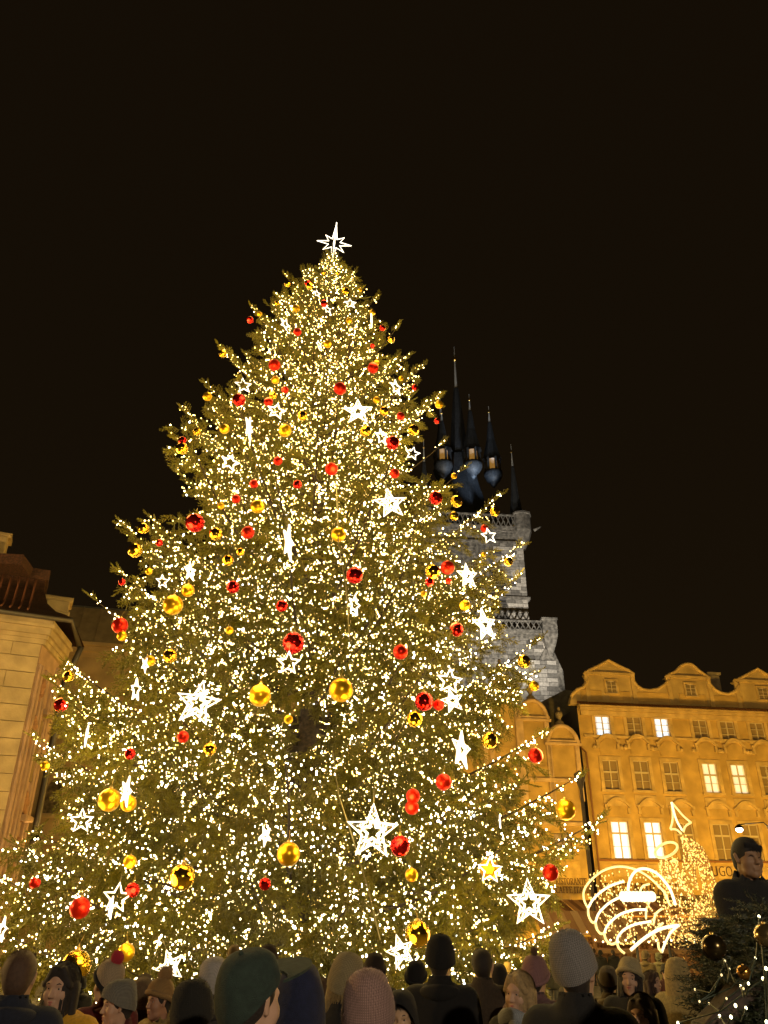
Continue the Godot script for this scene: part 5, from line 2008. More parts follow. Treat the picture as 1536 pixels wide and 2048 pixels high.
	for k in 9:
		var st2 := start()
		var x0 := k * 0.12
		var ya: float = s0.y + (s1.y - s0.y) * x0 / run - 0.03
		var yb: float = s0.y + (s1.y - s0.y) * (x0 + 0.115) / run - 0.03
		prism(st2, PackedVector2Array([Vector2(x0, 0), Vector2(x0 + 0.115, 0), Vector2(x0 + 0.115, yb), Vector2(x0, ya)]), -0.02 - 0.002 * (k % 2), 0.0)
		piece("plank", done(st2), plank, stall)
	var sb2 := start()
	var dir := Vector3(run, s1.y - s0.y, 0).normalized()
	box(sb2, Vector3(0, s0.y, 0.03) + dir * 0.5, Vector3(1.5, 0.05, 0.09), Basis(Vector3.BACK, atan2(dir.y, dir.x)), 0.005)
	piece("barge_board", done(sb2), plank, stall)


# ---------- figures: a field of tapered bones, smoothly joined, meshed as surface nets
class Field:
	var o: Vector3
	var c: float
	var nx: int
	var ny: int
	var nz: int
	var f := PackedFloat32Array()

	func _init(lo: Vector3, hi: Vector3, cell: float) -> void:
		o = lo
		c = cell
		nx = int((hi.x - lo.x) / cell) + 2
		ny = int((hi.y - lo.y) / cell) + 2
		nz = int((hi.z - lo.z) / cell) + 2
		f.resize(nx * ny * nz)
		f.fill(1.0)

	func smin(a: float, b: float, k: float) -> float:
		var h := maxf(k - absf(a - b), 0.0) / k
		return minf(a, b) - h * h * k * 0.25

	func bone(a: Vector3, b: Vector3, ra: float, rb: float, k := 0.03, cut := false, squash := Vector3.ONE) -> void:
		var m := maxf(ra, rb) * maxf(1.0, maxf(1.0 / squash.x, maxf(1.0 / squash.y, 1.0 / squash.z))) + k + c * 2
		var lo := Vector3(minf(a.x, b.x), minf(a.y, b.y), minf(a.z, b.z)) - Vector3.ONE * m
		var hi := Vector3(maxf(a.x, b.x), maxf(a.y, b.y), maxf(a.z, b.z)) + Vector3.ONE * m
		var i0 := maxi(int((lo.x - o.x) / c), 0)
		var i1 := mini(int((hi.x - o.x) / c) + 1, nx - 1)
		var j0 := maxi(int((lo.y - o.y) / c), 0)
		var j1 := mini(int((hi.y - o.y) / c) + 1, ny - 1)
		var k0 := maxi(int((lo.z - o.z) / c), 0)
		var k1 := mini(int((hi.z - o.z) / c) + 1, nz - 1)
		var ab := (b - a) * squash
		var l2 := maxf(ab.length_squared(), 1e-9)
		for z in range(k0, k1 + 1):
			for y in range(j0, j1 + 1):
				var row := (z * ny + y) * nx
				for x in range(i0, i1 + 1):
					var p := (Vector3(o.x + x * c, o.y + y * c, o.z + z * c) - a) * squash
					var t := clampf(p.dot(ab) / l2, 0.0, 1.0)
					var d := (p - ab * t).length() - lerpf(ra, rb, t)
					var q := row + x
					if cut:
						f[q] = -smin(-f[q], d, k)
					else:
						f[q] = smin(f[q], d, k)

	func mesh_into(st: SurfaceTool, xf := Transform3D()) -> void:
		st.set_smooth_group(0)
		var at_ := {}
		var pos := PackedVector3Array()
		var sx := 1
		var sy := nx
		var sz := nx * ny
		var off := [0, sx, sy, sx + sy, sz, sz + sx, sz + sy, sz + sx + sy]
		var edges := [[0, 1], [2, 3], [4, 5], [6, 7], [0, 2], [1, 3], [4, 6], [5, 7], [0, 4], [1, 5], [2, 6], [3, 7]]
		for z in nz - 1:
			for y in ny - 1:
				var row := z * sz + y * sy
				for x in nx - 1:
					var q := row + x
					var s := f[q] < 0.0
					if (f[q + 1] < 0.0) == s and (f[q + sy] < 0.0) == s and (f[q + sy + 1] < 0.0) == s and (f[q + sz] < 0.0) == s and (f[q + sz + 1] < 0.0) == s and (f[q + sz + sy] < 0.0) == s and (f[q + sz + sy + 1] < 0.0) == s:
						continue
					var sum := Vector3.ZERO
					var n := 0
					for e in edges:
						var fa := f[q + off[e[0]]]
						var fb := f[q + off[e[1]]]
						if (fa < 0.0) != (fb < 0.0):
							var t := fa / (fa - fb)
							var pa := Vector3(e[0] & 1, (e[0] >> 1) & 1, e[0] >> 2)
							var pb := Vector3(e[1] & 1, (e[1] >> 1) & 1, e[1] >> 2)
							sum += pa.lerp(pb, t)
							n += 1
					at_[q] = pos.size()
					pos.append(xf * (o + (Vector3(x, y, z) + sum / n) * c))
		for q in at_:
			var s := f[q] < 0.0
			for e in [[sx, sy, sz], [sy, sz, sx], [sz, sx, sy]]:
				if (f[q + e[0]] < 0.0) == s:
					continue
				var b: int = q - e[1]
				var d: int = q - e[2]
				var g: int = q - e[1] - e[2]
				if not (at_.has(b) and at_.has(d) and at_.has(g)):
					continue
				var v := [pos[at_[q]], pos[at_[b]], pos[at_[g]], pos[at_[d]]]
				if s:
					v.reverse()
				for i in [0, 1, 2, 0, 2, 3]:
					st.add_vertex(v[i])

var figures := {}

func head_into(st: SurfaceTool, xf: Transform3D, young := false) -> void:
	var h := Field.new(Vector3(-0.11, -0.17, -0.125), Vector3(0.11, 0.135, 0.135), 0.0062)
	var e := func(p: Vector3, r: Vector3, k: float, cut := false) -> void:
		var m := minf(r.x, minf(r.y, r.z))
		h.bone(p, p + Vector3(0, 0.0005, 0), m, m, k, cut, Vector3(m / r.x, m / r.y, m / r.z))
	e.call(Vector3(0, 0.035, -0.012), Vector3(0.074, 0.086, 0.095), 0.02)
	e.call(Vector3(0, -0.042, 0.022), Vector3(0.056, 0.072, 0.062), 0.04)
	h.bone(Vector3(-0.034, -0.082, 0.035), Vector3(0.034, -0.082, 0.035), 0.026, 0.026, 0.03)
	h.bone(Vector3(0, -0.1, 0.06), Vector3(0, -0.102, 0.062), 0.021, 0.021, 0.025)
	for s in [-1, 1]:
		h.bone(Vector3(s * 0.040, -0.028, 0.052), Vector3(s * 0.042, -0.030, 0.05), 0.026, 0.026, 0.03)
		h.bone(Vector3(s * 0.031, 0.006, 0.096), Vector3(s * 0.034, 0.006, 0.094), 0.015, 0.013, 0.018, true)
		h.bone(Vector3(s * 0.012, 0.026, 0.080), Vector3(s * 0.046, 0.026, 0.068), 0.010, 0.008, 0.018)
		h.bone(Vector3(s * 0.076, 0.018, -0.008), Vector3(s * 0.073, -0.026, 0.0), 0.014, 0.009, 0.008)
		h.bone(Vector3(s * 0.009, -0.033, 0.092), Vector3(s * 0.010, -0.034, 0.088), 0.009, 0.008, 0.008)
	h.bone(Vector3(0, 0.016, 0.080), Vector3(0, -0.030, 0.103), 0.0075, 0.0115, 0.010)
	h.bone(Vector3(-0.016, -0.060, 0.080), Vector3(0.016, -0.060, 0.080), 0.0075, 0.0075, 0.008)
	h.bone(Vector3(-0.013, -0.072, 0.080), Vector3(0.013, -0.072, 0.080), 0.0085, 0.0085, 0.008)
	h.bone(Vector3(-0.02, -0.0665, 0.091), Vector3(0.02, -0.0665, 0.091), 0.003, 0.003, 0.004, true)
	h.bone(Vector3(0, -0.06, -0.03), Vector3(0, -0.17, -0.035), 0.052, 0.056, 0.03)
	h.mesh_into(st, xf)

func hand_into(st: SurfaceTool, xf: Transform3D) -> void:     # relaxed right hand: palm, four fingers and thumb, wrist at the origin, fingers towards -y
	var h := Field.new(Vector3(-0.07, -0.20, -0.06), Vector3(0.07, 0.03, 0.07), 0.0055)
	h.bone(Vector3(-0.022, -0.045, 0), Vector3(-0.026, -0.09, 0), 0.017, 0.014, 0.02)
	h.bone(Vector3(0.0, -0.04, 0), Vector3(0.0, -0.095, 0), 0.018, 0.014, 0.02)
	h.bone(Vector3(0.02, -0.045, 0), Vector3(0.024, -0.085, 0), 0.017, 0.013, 0.02)
	h.bone(Vector3(0, 0.03, 0), Vector3(0, -0.035, 0), 0.026, 0.022, 0.02)
	for i in 4:
		var x := -0.030 + i * 0.020
		var l: float = [0.066, 0.078, 0.072, 0.055][i]
		var a := Vector3(x, -0.092 + absf(i - 1.3) * 0.004, 0)
		var b := a + Vector3((i - 1.5) * 0.002, -l * 0.5, 0.008)
		var c2 := b + Vector3(0, -l * 0.42, 0.022)
		h.bone(a, b, 0.0090, 0.0082, 0.006)
		h.bone(b, c2, 0.0082, 0.0068, 0.005)
	h.bone(Vector3(-0.024, -0.030, 0.008), Vector3(-0.048, -0.068, 0.020), 0.013, 0.010, 0.012)
	h.bone(Vector3(-0.048, -0.068, 0.020), Vector3(-0.052, -0.098, 0.032), 0.010, 0.008, 0.006)
	h.mesh_into(st, xf)

# the joints of a standing figure 1.75 m tall, facing +z; pose: arms down, one hand holding a phone up, or sitting astride shoulders
func joints(pose: String) -> Dictionary:
	var j := {}
	for s in [-1, 1]:
		var n := "l" if s < 0 else "r"
		j["hip" + n] = Vector3(s * 0.09, 0.90, 0)
		j["knee" + n] = Vector3(s * 0.10, 0.49, 0.02)
		j["foot" + n] = Vector3(s * 0.11, 0.08, -0.02)
		j["toe" + n] = Vector3(s * 0.13, 0.04, 0.14)
		j["sh" + n] = Vector3(s * 0.175, 1.415, -0.02)
		j["el" + n] = Vector3(s * 0.235, 1.13, -0.03)
		j["wr" + n] = Vector3(s * 0.225, 0.88, 0.05)
	if pose == "phone":
		j["elr"] = Vector3(0.25, 1.20, 0.16)
		j["wrr"] = Vector3(0.12, 1.42, 0.33)
	if pose == "astride":
		for s in [-1, 1]:
			var n := "l" if s < 0 else "r"
			j["knee" + n] = Vector3(s * 0.15, 0.86, 0.34)
			j["foot" + n] = Vector3(s * 0.14, 0.50, 0.30)
			j["toe" + n] = Vector3(s * 0.15, 0.44, 0.44)
			j["el" + n] = Vector3(s * 0.25, 1.16, 0.08)
			j["wr" + n] = Vector3(s * 0.14, 1.02, 0.26)
	return j

func make_figure(pose: String) -> void:
	var j := joints(pose)
	# the body, one surface: a coarse grid, with the head and hands meshed finely into the same mesh
	var b := Field.new(Vector3(-0.45, -0.02, -0.28), Vector3(0.45, 1.58, 0.62), 0.026)
	b.bone(Vector3(0, 1.53, -0.03), Vector3(0, 1.44, -0.03), 0.052, 0.06, 0.03)
	b.bone(Vector3(-0.10, 1.38, -0.02), Vector3(0.10, 1.38, -0.02), 0.095, 0.095, 0.06)
	b.bone(Vector3(0, 1.30, 0), Vector3(0, 1.05, 0), 0.135, 0.12, 0.06)
	b.bone(Vector3(-0.05, 0.94, 0), Vector3(0.05, 0.94, 0), 0.125, 0.125, 0.06)
	for n in ["l", "r"]:
		b.bone(j["sh" + n], j["el" + n], 0.055, 0.043, 0.03)
		b.bone(j["el" + n], j["wr" + n], 0.042, 0.030, 0.02)
		b.bone(j["hip" + n], j["knee" + n], 0.085, 0.058, 0.03)
		b.bone(j["knee" + n], j["foot" + n], 0.056, 0.040, 0.02)
	var st := start()
	b.mesh_into(st)
	head_into(st, Transform3D(Basis(), Vector3(0, 1.63, 0)))
	for n in ["l", "r"]:
		var dir: Vector3 = (j["wr" + n] - j["el" + n]).normalized()
		var zz := Vector3(-dir.x * 0.2 + (0.9 if n == "l" else -0.9), 0.1, 0.3)
		var yy := -dir
		var xx := yy.cross(zz).normalized()
		var bs := Basis(xx, yy, xx.cross(yy))
		if n == "l":
			bs = bs * Basis.from_scale(Vector3(1, 1, 1))
		hand_into(st, Transform3D(bs, j["wr" + n]))
	figures["body_" + pose] = done(st)
	# a padded coat with collar, sleeves and skirt
	var c := Field.new(Vector3(-0.48, 0.45, -0.32), Vector3(0.48, 1.60, 0.50), 0.024)
	c.bone(Vector3(-0.13, 1.37, -0.025), Vector3(0.13, 1.37, -0.025), 0.118, 0.118, 0.08)
	c.bone(Vector3(0, 1.30, 0), Vector3(0, 1.02, 0), 0.185, 0.18, 0.08)
	c.bone(Vector3(-0.08, 1.2, 0), Vector3(-0.09, 0.80, 0), 0.15, 0.155, 0.06)
	c.bone(Vector3(0.08, 1.2, 0), Vector3(0.09, 0.80, 0), 0.15, 0.155, 0.06)
	if pose != "astride":
		c.bone(Vector3(-0.07, 0.9, 0), Vector3(-0.08, 0.66, 0), 0.16, 0.165, 0.05)
		c.bone(Vector3(0.07, 0.9, 0), Vector3(0.08, 0.66, 0), 0.16, 0.165, 0.05)
	c.bone(Vector3(0, 1.44, -0.035), Vector3(0, 1.515, -0.03), 0.10, 0.092, 0.04)
	for n in ["l", "r"]:
		c.bone(j["sh" + n], j["el" + n], 0.085, 0.070, 0.05)
		c.bone(j["el" + n], j["wr" + n] * 0.97 + j["el" + n] * 0.03, 0.068, 0.052, 0.03)
	c.bone(Vector3(0, 1.50, -0.02), Vector3(0, 1.66, 0.0), 0.072, 0.09, 0.01, true)
	st = start()
	c.mesh_into(st)
	figures["coat_" + pose] = done(st)
	var t := Field.new(Vector3(-0.32, -0.02, -0.25), Vector3(0.32, 1.02, 0.60), 0.026)
	for n in ["l", "r"]:
		t.bone(j["hip" + n], j["knee" + n], 0.105, 0.078, 0.03)
		t.bone(j["knee" + n], j["foot" + n], 0.076, 0.068, 0.02)
	st = start()
	t.mesh_into(st)
	figures["trousers_" + pose] = done(st)
	for n in ["l", "r"]:
		st = start()
		var s := Field.new(j["foot" + n] + Vector3(-0.1, -0.12, -0.14), j["foot" + n] + Vector3(0.12, 0.12, 0.28), 0.02)
		s.bone(j["foot" + n] + Vector3(0, -0.02, -0.02), j["toe" + n], 0.058, 0.045, 0.02)
		s.bone(j["foot" + n] + Vector3(0, 0.06, 0), j["foot" + n], 0.055, 0.055, 0.02)
		s.mesh_into(st)
		figures["shoe_" + n + "_" + pose] = done(st)

func make_headwear() -> void:
	var st: SurfaceTool
	var skull := func(top: float, low: Array, grow: float, back: float, rib := 0.0, lean := 0.0, power := 0.66) -> ArrayMesh:   # a cap that follows the skull; low: hem height at front, side, back
		var s := start()
		s.set_smooth_group(0)
		var rows := 9
		var segs := 30
		var ps := []
		for i in rows + 1:
			var v := float(i) / rows
			var ring := []
			for k in segs:
				var a := TAU * k / segs
				var cz := cos(a)       # +1 at the face
				var hem: float = lerpf(low[1], low[0], maxf(cz, 0.0) ** 1.2) if cz > 0 else lerpf(low[1], low[2], (-cz) ** 1.2)
				var y := lerpf(hem, top, sin(v * PI / 2))
				var w := cos(v * PI / 2) ** power
				if y < 0.0 and hem > -0.11:
					w *= 1.0 + 2.2 * y        # drawn in towards the neck
				var rb := (1.0 + rib * (0.5 + 0.5 * cos(k * PI))) * (1.0 + 0.035 * v * sin(a * 3.0 + 1.7 + v * 2.0) + 0.018 * sin(a * 5.0 + v * 9.0) * sin(v * PI))
				ring.append(Vector3(sin(a) * (0.079 + grow) * w * rb, y, cz * (0.097 + grow) * w * rb - 0.010 + (back * v * v if cz < 2 else 0.0) - lean * v))
			ps.append(ring)
		for i in rows:
			for k in segs:
				var l := (k + 1) % segs
				quad(s, ps[i][l], ps[i][k], ps[i + 1][k], ps[i + 1][l])
		if rib > 0.0:            # wool stands off the knitting as a fine fuzz
			s.set_smooth_group(-1)
			var rz := RandomNumberGenerator.new()
			rz.seed = 3
			for n in 900:
				var i := rz.randi() % rows
				var k := rz.randi() % segs
				var p: Vector3 = ps[i][k].lerp(ps[i + 1][(k + 1) % segs], rz.randf())
				var d := (p - Vector3(0, 0.03, -0.01)).normalized()
				var side := d.cross(Vector3(rz.randf_range(-1, 1), rz.randf_range(-1, 1), rz.randf_range(-1, 1))).normalized()
				tri(s, p - side * 0.0012, p + d * rz.randf_range(0.003, 0.008) + side * 0.004, p + side * 0.0012)
		return done(s)
	figures.beanie = skull.call(0.150, [0.048, 0.01, -0.035], 0.016, -0.005, 0.015, 0.0, 0.6)
	figures.tall_beanie = skull.call(0.162, [0.048, 0.0, -0.03], 0.019, -0.02, 0.015, 0.0, 0.68)
	figures.slouch = skull.call(0.148, [0.05, -0.01, -0.04], 0.022, -0.03, 0.01, 0.0, 0.6)
	var crop := Field.new(Vector3(-0.12, -0.13, -0.14), Vector3(0.12, 0.15, 0.14), 0.0075)
	crop.bone(Vector3(0, 0.036, -0.014), Vector3(0, 0.0365, -0.014), 0.084, 0.084, 0.01, false, Vector3(1.0, 0.915, 0.815))
	crop.bone(Vector3(0, -0.01, -0.06), Vector3(0, -0.05, -0.05), 0.06, 0.052, 0.03)
	crop.bone(Vector3(0.012, -0.02, 0.13), Vector3(0, -0.09, 0.10), 0.102, 0.098, 0.016, true)
	for s in [-1, 1]:
		crop.bone(Vector3(s * 0.094, -0.03, 0.05), Vector3(s * 0.092, -0.11, 0.0), 0.030, 0.044, 0.012, true)
	st = start()
	crop.mesh_into(st)
	st.set_smooth_group(-1)
	var rc := RandomNumberGenerator.new()
	rc.seed = 12
	for n in 900:
		var a := rc.randf() * TAU
		var y := rc.randf_range(-0.05, 1.0)
		var d := Vector3(cos(a) * sqrt(1 - y * y), y, sin(a) * sqrt(1 - y * y))
		if d.z > 0.45 and y < 0.70:
			continue
		var p := Vector3(d.x * 0.083, 0.036 + d.y * 0.089, -0.014 + d.z * 0.099)
		var flow := (Vector3(0.3, 0.25, 0.8) * maxf(y, 0.2) + Vector3(0, -0.8, 0) * (1.0 - y) + d * 0.22).normalized() * 0.024
		var u := flow.cross(d).normalized() * 0.0016
		tri(st, p - u, p + flow, p + u)
	for n in 260:            # a ragged fringe
		var fx := rc.randf_range(-0.062, 0.062)
		var fz := sqrt(maxf(0.0, 1.0 - pow(fx / 0.083, 2))) * 0.090
		var p := Vector3(fx, rc.randf_range(0.078, 0.104), fz - 0.018)
		var q := p + Vector3(rc.randf_range(-0.006, 0.016), rc.randf_range(-0.040, -0.012), 0.014)
		tri(st, p - Vector3(0.0022, 0, 0), q, p + Vector3(0.0022, 0, 0))
	figures.short_hair = done(st)
	# a hood lying on the shoulders, and a ring of fur for hood edges
	st = start()
	var roll := []
	for k in 13:
		var a := PI * 0.12 + PI * 0.76 * k / 12 + PI / 2
		roll.append(Vector3(cos(a - PI / 2) * 0.13 * (1 if k < 99 else 1), -0.165, -0.03 - sin(a - PI / 2) * 0.12))
	tube(st, roll, [0.02, 0.03, 0.038, 0.043, 0.047, 0.05, 0.052, 0.05, 0.047, 0.043, 0.038, 0.03, 0.02], 9)
	figures.hood_roll = done(st)
	st = start()
	st.set_smooth_group(-1)
	for n in 900:
		var a := rc.randf() * TAU
		var p := Vector3(sin(a) * 0.105, 0.035 + cos(a) * 0.125, 0.075 - 0.03 * absf(sin(a)))
		var d := Vector3(sin(a) + rc.randf_range(-0.8, 0.8), cos(a) + rc.randf_range(-0.8, 0.8), rc.randf_range(-0.3, 1.0)).normalized()
		var u := d.cross(Vector3(0.2, 0.5, 0.8)).normalized() * 0.0018
		tri(st, p - u, p + d * rc.randf_range(0.02, 0.04), p + u)
	figures.fur = done(st)
	figures.cap_crown = skull.call(0.145, [0.055, 0.03, -0.03], 0.016, -0.008, 0.0, 0.0, 0.56)
	figures.hood = skull.call(0.150, [0.085, -0.12, -0.20], 0.034, -0.02, 0.0, 0.0, 0.6)
	figures.big_hood = skull.call(0.21, [0.085, -0.15, -0.24], 0.06, -0.03)
	# turned-up brim of a knitted hat
	st = start()
	var pts := []
	for k in 20:
		var a := TAU * k / 20
		var cz := cos(a)
		pts.append(Vector3(sin(a) * 0.094, (0.066 if cz > 0 else 0.03) * absf(cz) + 0.028 * (1 - absf(cz)) - (0.05 * -cz if cz < 0 else 0.0), cz * 0.111 - 0.01))
	tube(st, pts, [0.017], 7, true)
	figures.brim = done(st)
	# peak of a cap: a curved sheet with thickness
	st = start()
	var poly := PackedVector2Array()
	for k in 13:
		var a := PI * k / 12
		poly.append(Vector2(cos(a) * 0.090, 0.06 + sin(a) * 0.125))
	for k in 9:
		var a := PI - PI * k / 8
		poly.append(Vector2(cos(a) * 0.086, 0.045 + sin(a) * 0.045))
	prism(st, poly, -0.004, 0.004, Basis(Vector3.RIGHT, PI / 2 + 0.18), Vector3(0, 0.058, 0.0))
	figures.peak = done(st)
	# bobble: strands on all sides
	st = start()
	st.set_smooth_group(-1)
	for k in 420:
		var y := 1.0 - 2.0 * (k + 0.5) / 420.0
		var a := k * 2.39996
		var d := Vector3(cos(a) * sqrt(1 - y * y), y, sin(a) * sqrt(1 - y * y))
		var u := d.cross(Vector3(0.3, 0.8, 0.5)).normalized()
		tri(st, d * 0.2 - u * 0.10, d * (0.88 + 0.12 * sin(k * 5.1)), d * 0.2 + u * 0.10)
	ball(st, Vector3.ZERO, Vector3.ONE * 0.72, 10, 6)
	figures.bobble = done(st)
	# hair to the shoulders, with the face left free
	for q in [["long_hair", -0.21, 0.030], ["bob_hair", -0.13, 0.024]]:
		var h := Field.new(Vector3(-0.16, -0.28, -0.17), Vector3(0.16, 0.16, 0.14), 0.010)
		h.bone(Vector3(0, 0.04, -0.016), Vector3(0, 0.03, -0.02), 0.099, 0.099, 0.02, false, Vector3(1.12, 1, 0.96))
		for s in [-1, 1]:
			h.bone(Vector3(s * 0.075, 0.01, -0.01), Vector3(s * 0.088, q[1], -0.005), 0.034, q[2], 0.03)
			h.bone(Vector3(s * 0.04, 0.0, -0.07), Vector3(s * 0.05, q[1] - 0.01, -0.07), 0.045, 0.036, 0.03)
			h.bone(Vector3(s * 0.030, 0.10, 0.062), Vector3(s * 0.078, 0.02, 0.045), 0.018, 0.016, 0.02)
		h.bone(Vector3(0, 0.01, 0.13), Vector3(0, -0.07, 0.13), 0.072, 0.066, 0.02, true)
		h.bone(Vector3(0, -0.05, 0.05), Vector3(0, -0.2, 0.05), 0.058, 0.055, 0.02, true)
		st = start()
		h.mesh_into(st)
		st.set_smooth_group(-1)
		var rs := RandomNumberGenerator.new()
		rs.seed = 31
		for n in 620:
			var a := rs.randf_range(0.55, TAU - 0.55)
			var v := rs.randf_range(0.0, 0.9)
			var prev := Vector3.ZERO
			for k in 5:
				var f := k / 4.0
				var ang := v + f * (1.75 - v * 0.5)
				var rad := sin(minf(ang, PI / 2))
				var y := 0.04 + cos(minf(ang, PI / 2)) * 0.102 + minf(0.0, (PI / 2 - ang)) * (0.30 if q[1] < -0.15 else 0.2)
				var wav := 1.0 + 0.05 * sin(f * 9.0 + n)
				var p := Vector3(sin(a) * 0.094 * rad * wav, y, cos(a) * 0.106 * rad * wav - 0.018)
				if k > 0:
					var w := (p - prev).cross(Vector3(p.x, 0, p.z)).normalized() * 0.0022
					quad(st, prev - w, p - w, p + w, prev + w)
				prev = p
		figures[q[0]] = done(st)
	# scarf: a thick roll round the neck with one end hanging
	st = start()
	pts = []
	for k in 18:
		var a := TAU * k / 18
		pts.append(Vector3(sin(a) * 0.105, -0.135 + 0.025 * cos(a * 2), cos(a) * 0.115 - 0.01))
	tube(st, pts, [0.045], 8, true)
	tube(st, [Vector3(0.04, -0.15, 0.11), Vector3(0.06, -0.25, 0.17), Vector3(0.05, -0.42, 0.19)], [0.045, 0.05, 0.04], 7)
	figures.scarf = done(st)
	# small parts of the face
	var e := SphereMesh.new()
	e.radius = 0.0105
	e.height = 0.021
	e.radial_segments = 12
	e.rings = 6
	figures.eye = e
	var ir := SphereMesh.new()
	ir.radius = 0.0072
	ir.height = 0.0144
	ir.radial_segments = 8
	ir.rings = 4
	figures.iris = ir
	st = start()
	tube(st, [Vector3(-0.017, -0.004, 0), Vector3(0, 0.003, 0.003), Vector3(0.017, -0.004, -0.006)], [0.002, 0.0033, 0.002], 5)
	figures.brow = done(st)
	st = start()
	tube(st, [Vector3(-0.02, -0.0005, -0.007), Vector3(-0.006, 0.003, 0.001), Vector3(0, 0.0015, 0.002), Vector3(0.006, 0.003, 0.001), Vector3(0.02, -0.0005, -0.007)], [0.002, 0.0055, 0.005, 0.0055, 0.002], 6)
	tube(st, [Vector3(-0.018, -0.006, -0.006), Vector3(0, -0.010, 0.002), Vector3(0.018, -0.006, -0.006)], [0.002, 0.0065, 0.002], 6)
	figures.lips = done(st)
	st = start()
	box(st, Vector3.ZERO, Vector3(0.075, 0.15, 0.009))
	figures.phone = done(st)
	st = start()
	box(st, Vector3(0, 0, -0.0052), Vector3(0.068, 0.14, 0.001))
	figures.screen = done(st)

func dye(c: Color, rough := 0.95, knit := false) -> StandardMaterial3D:
	var key := "dye%s%s" % [c, knit]
	if M.has(key):
		return M[key]
	var m := mat(c, rough, 0, "knit" if knit else "cloth", 16.0 if knit else 2.5, 0.3 if knit else 0.4)
	m.uv1_world_triplanar = false
	m.rim_enabled = true
	m.rim = 0.35 if c.get_luminance() > 0.06 else 0.08
	M[key] = m
	return m

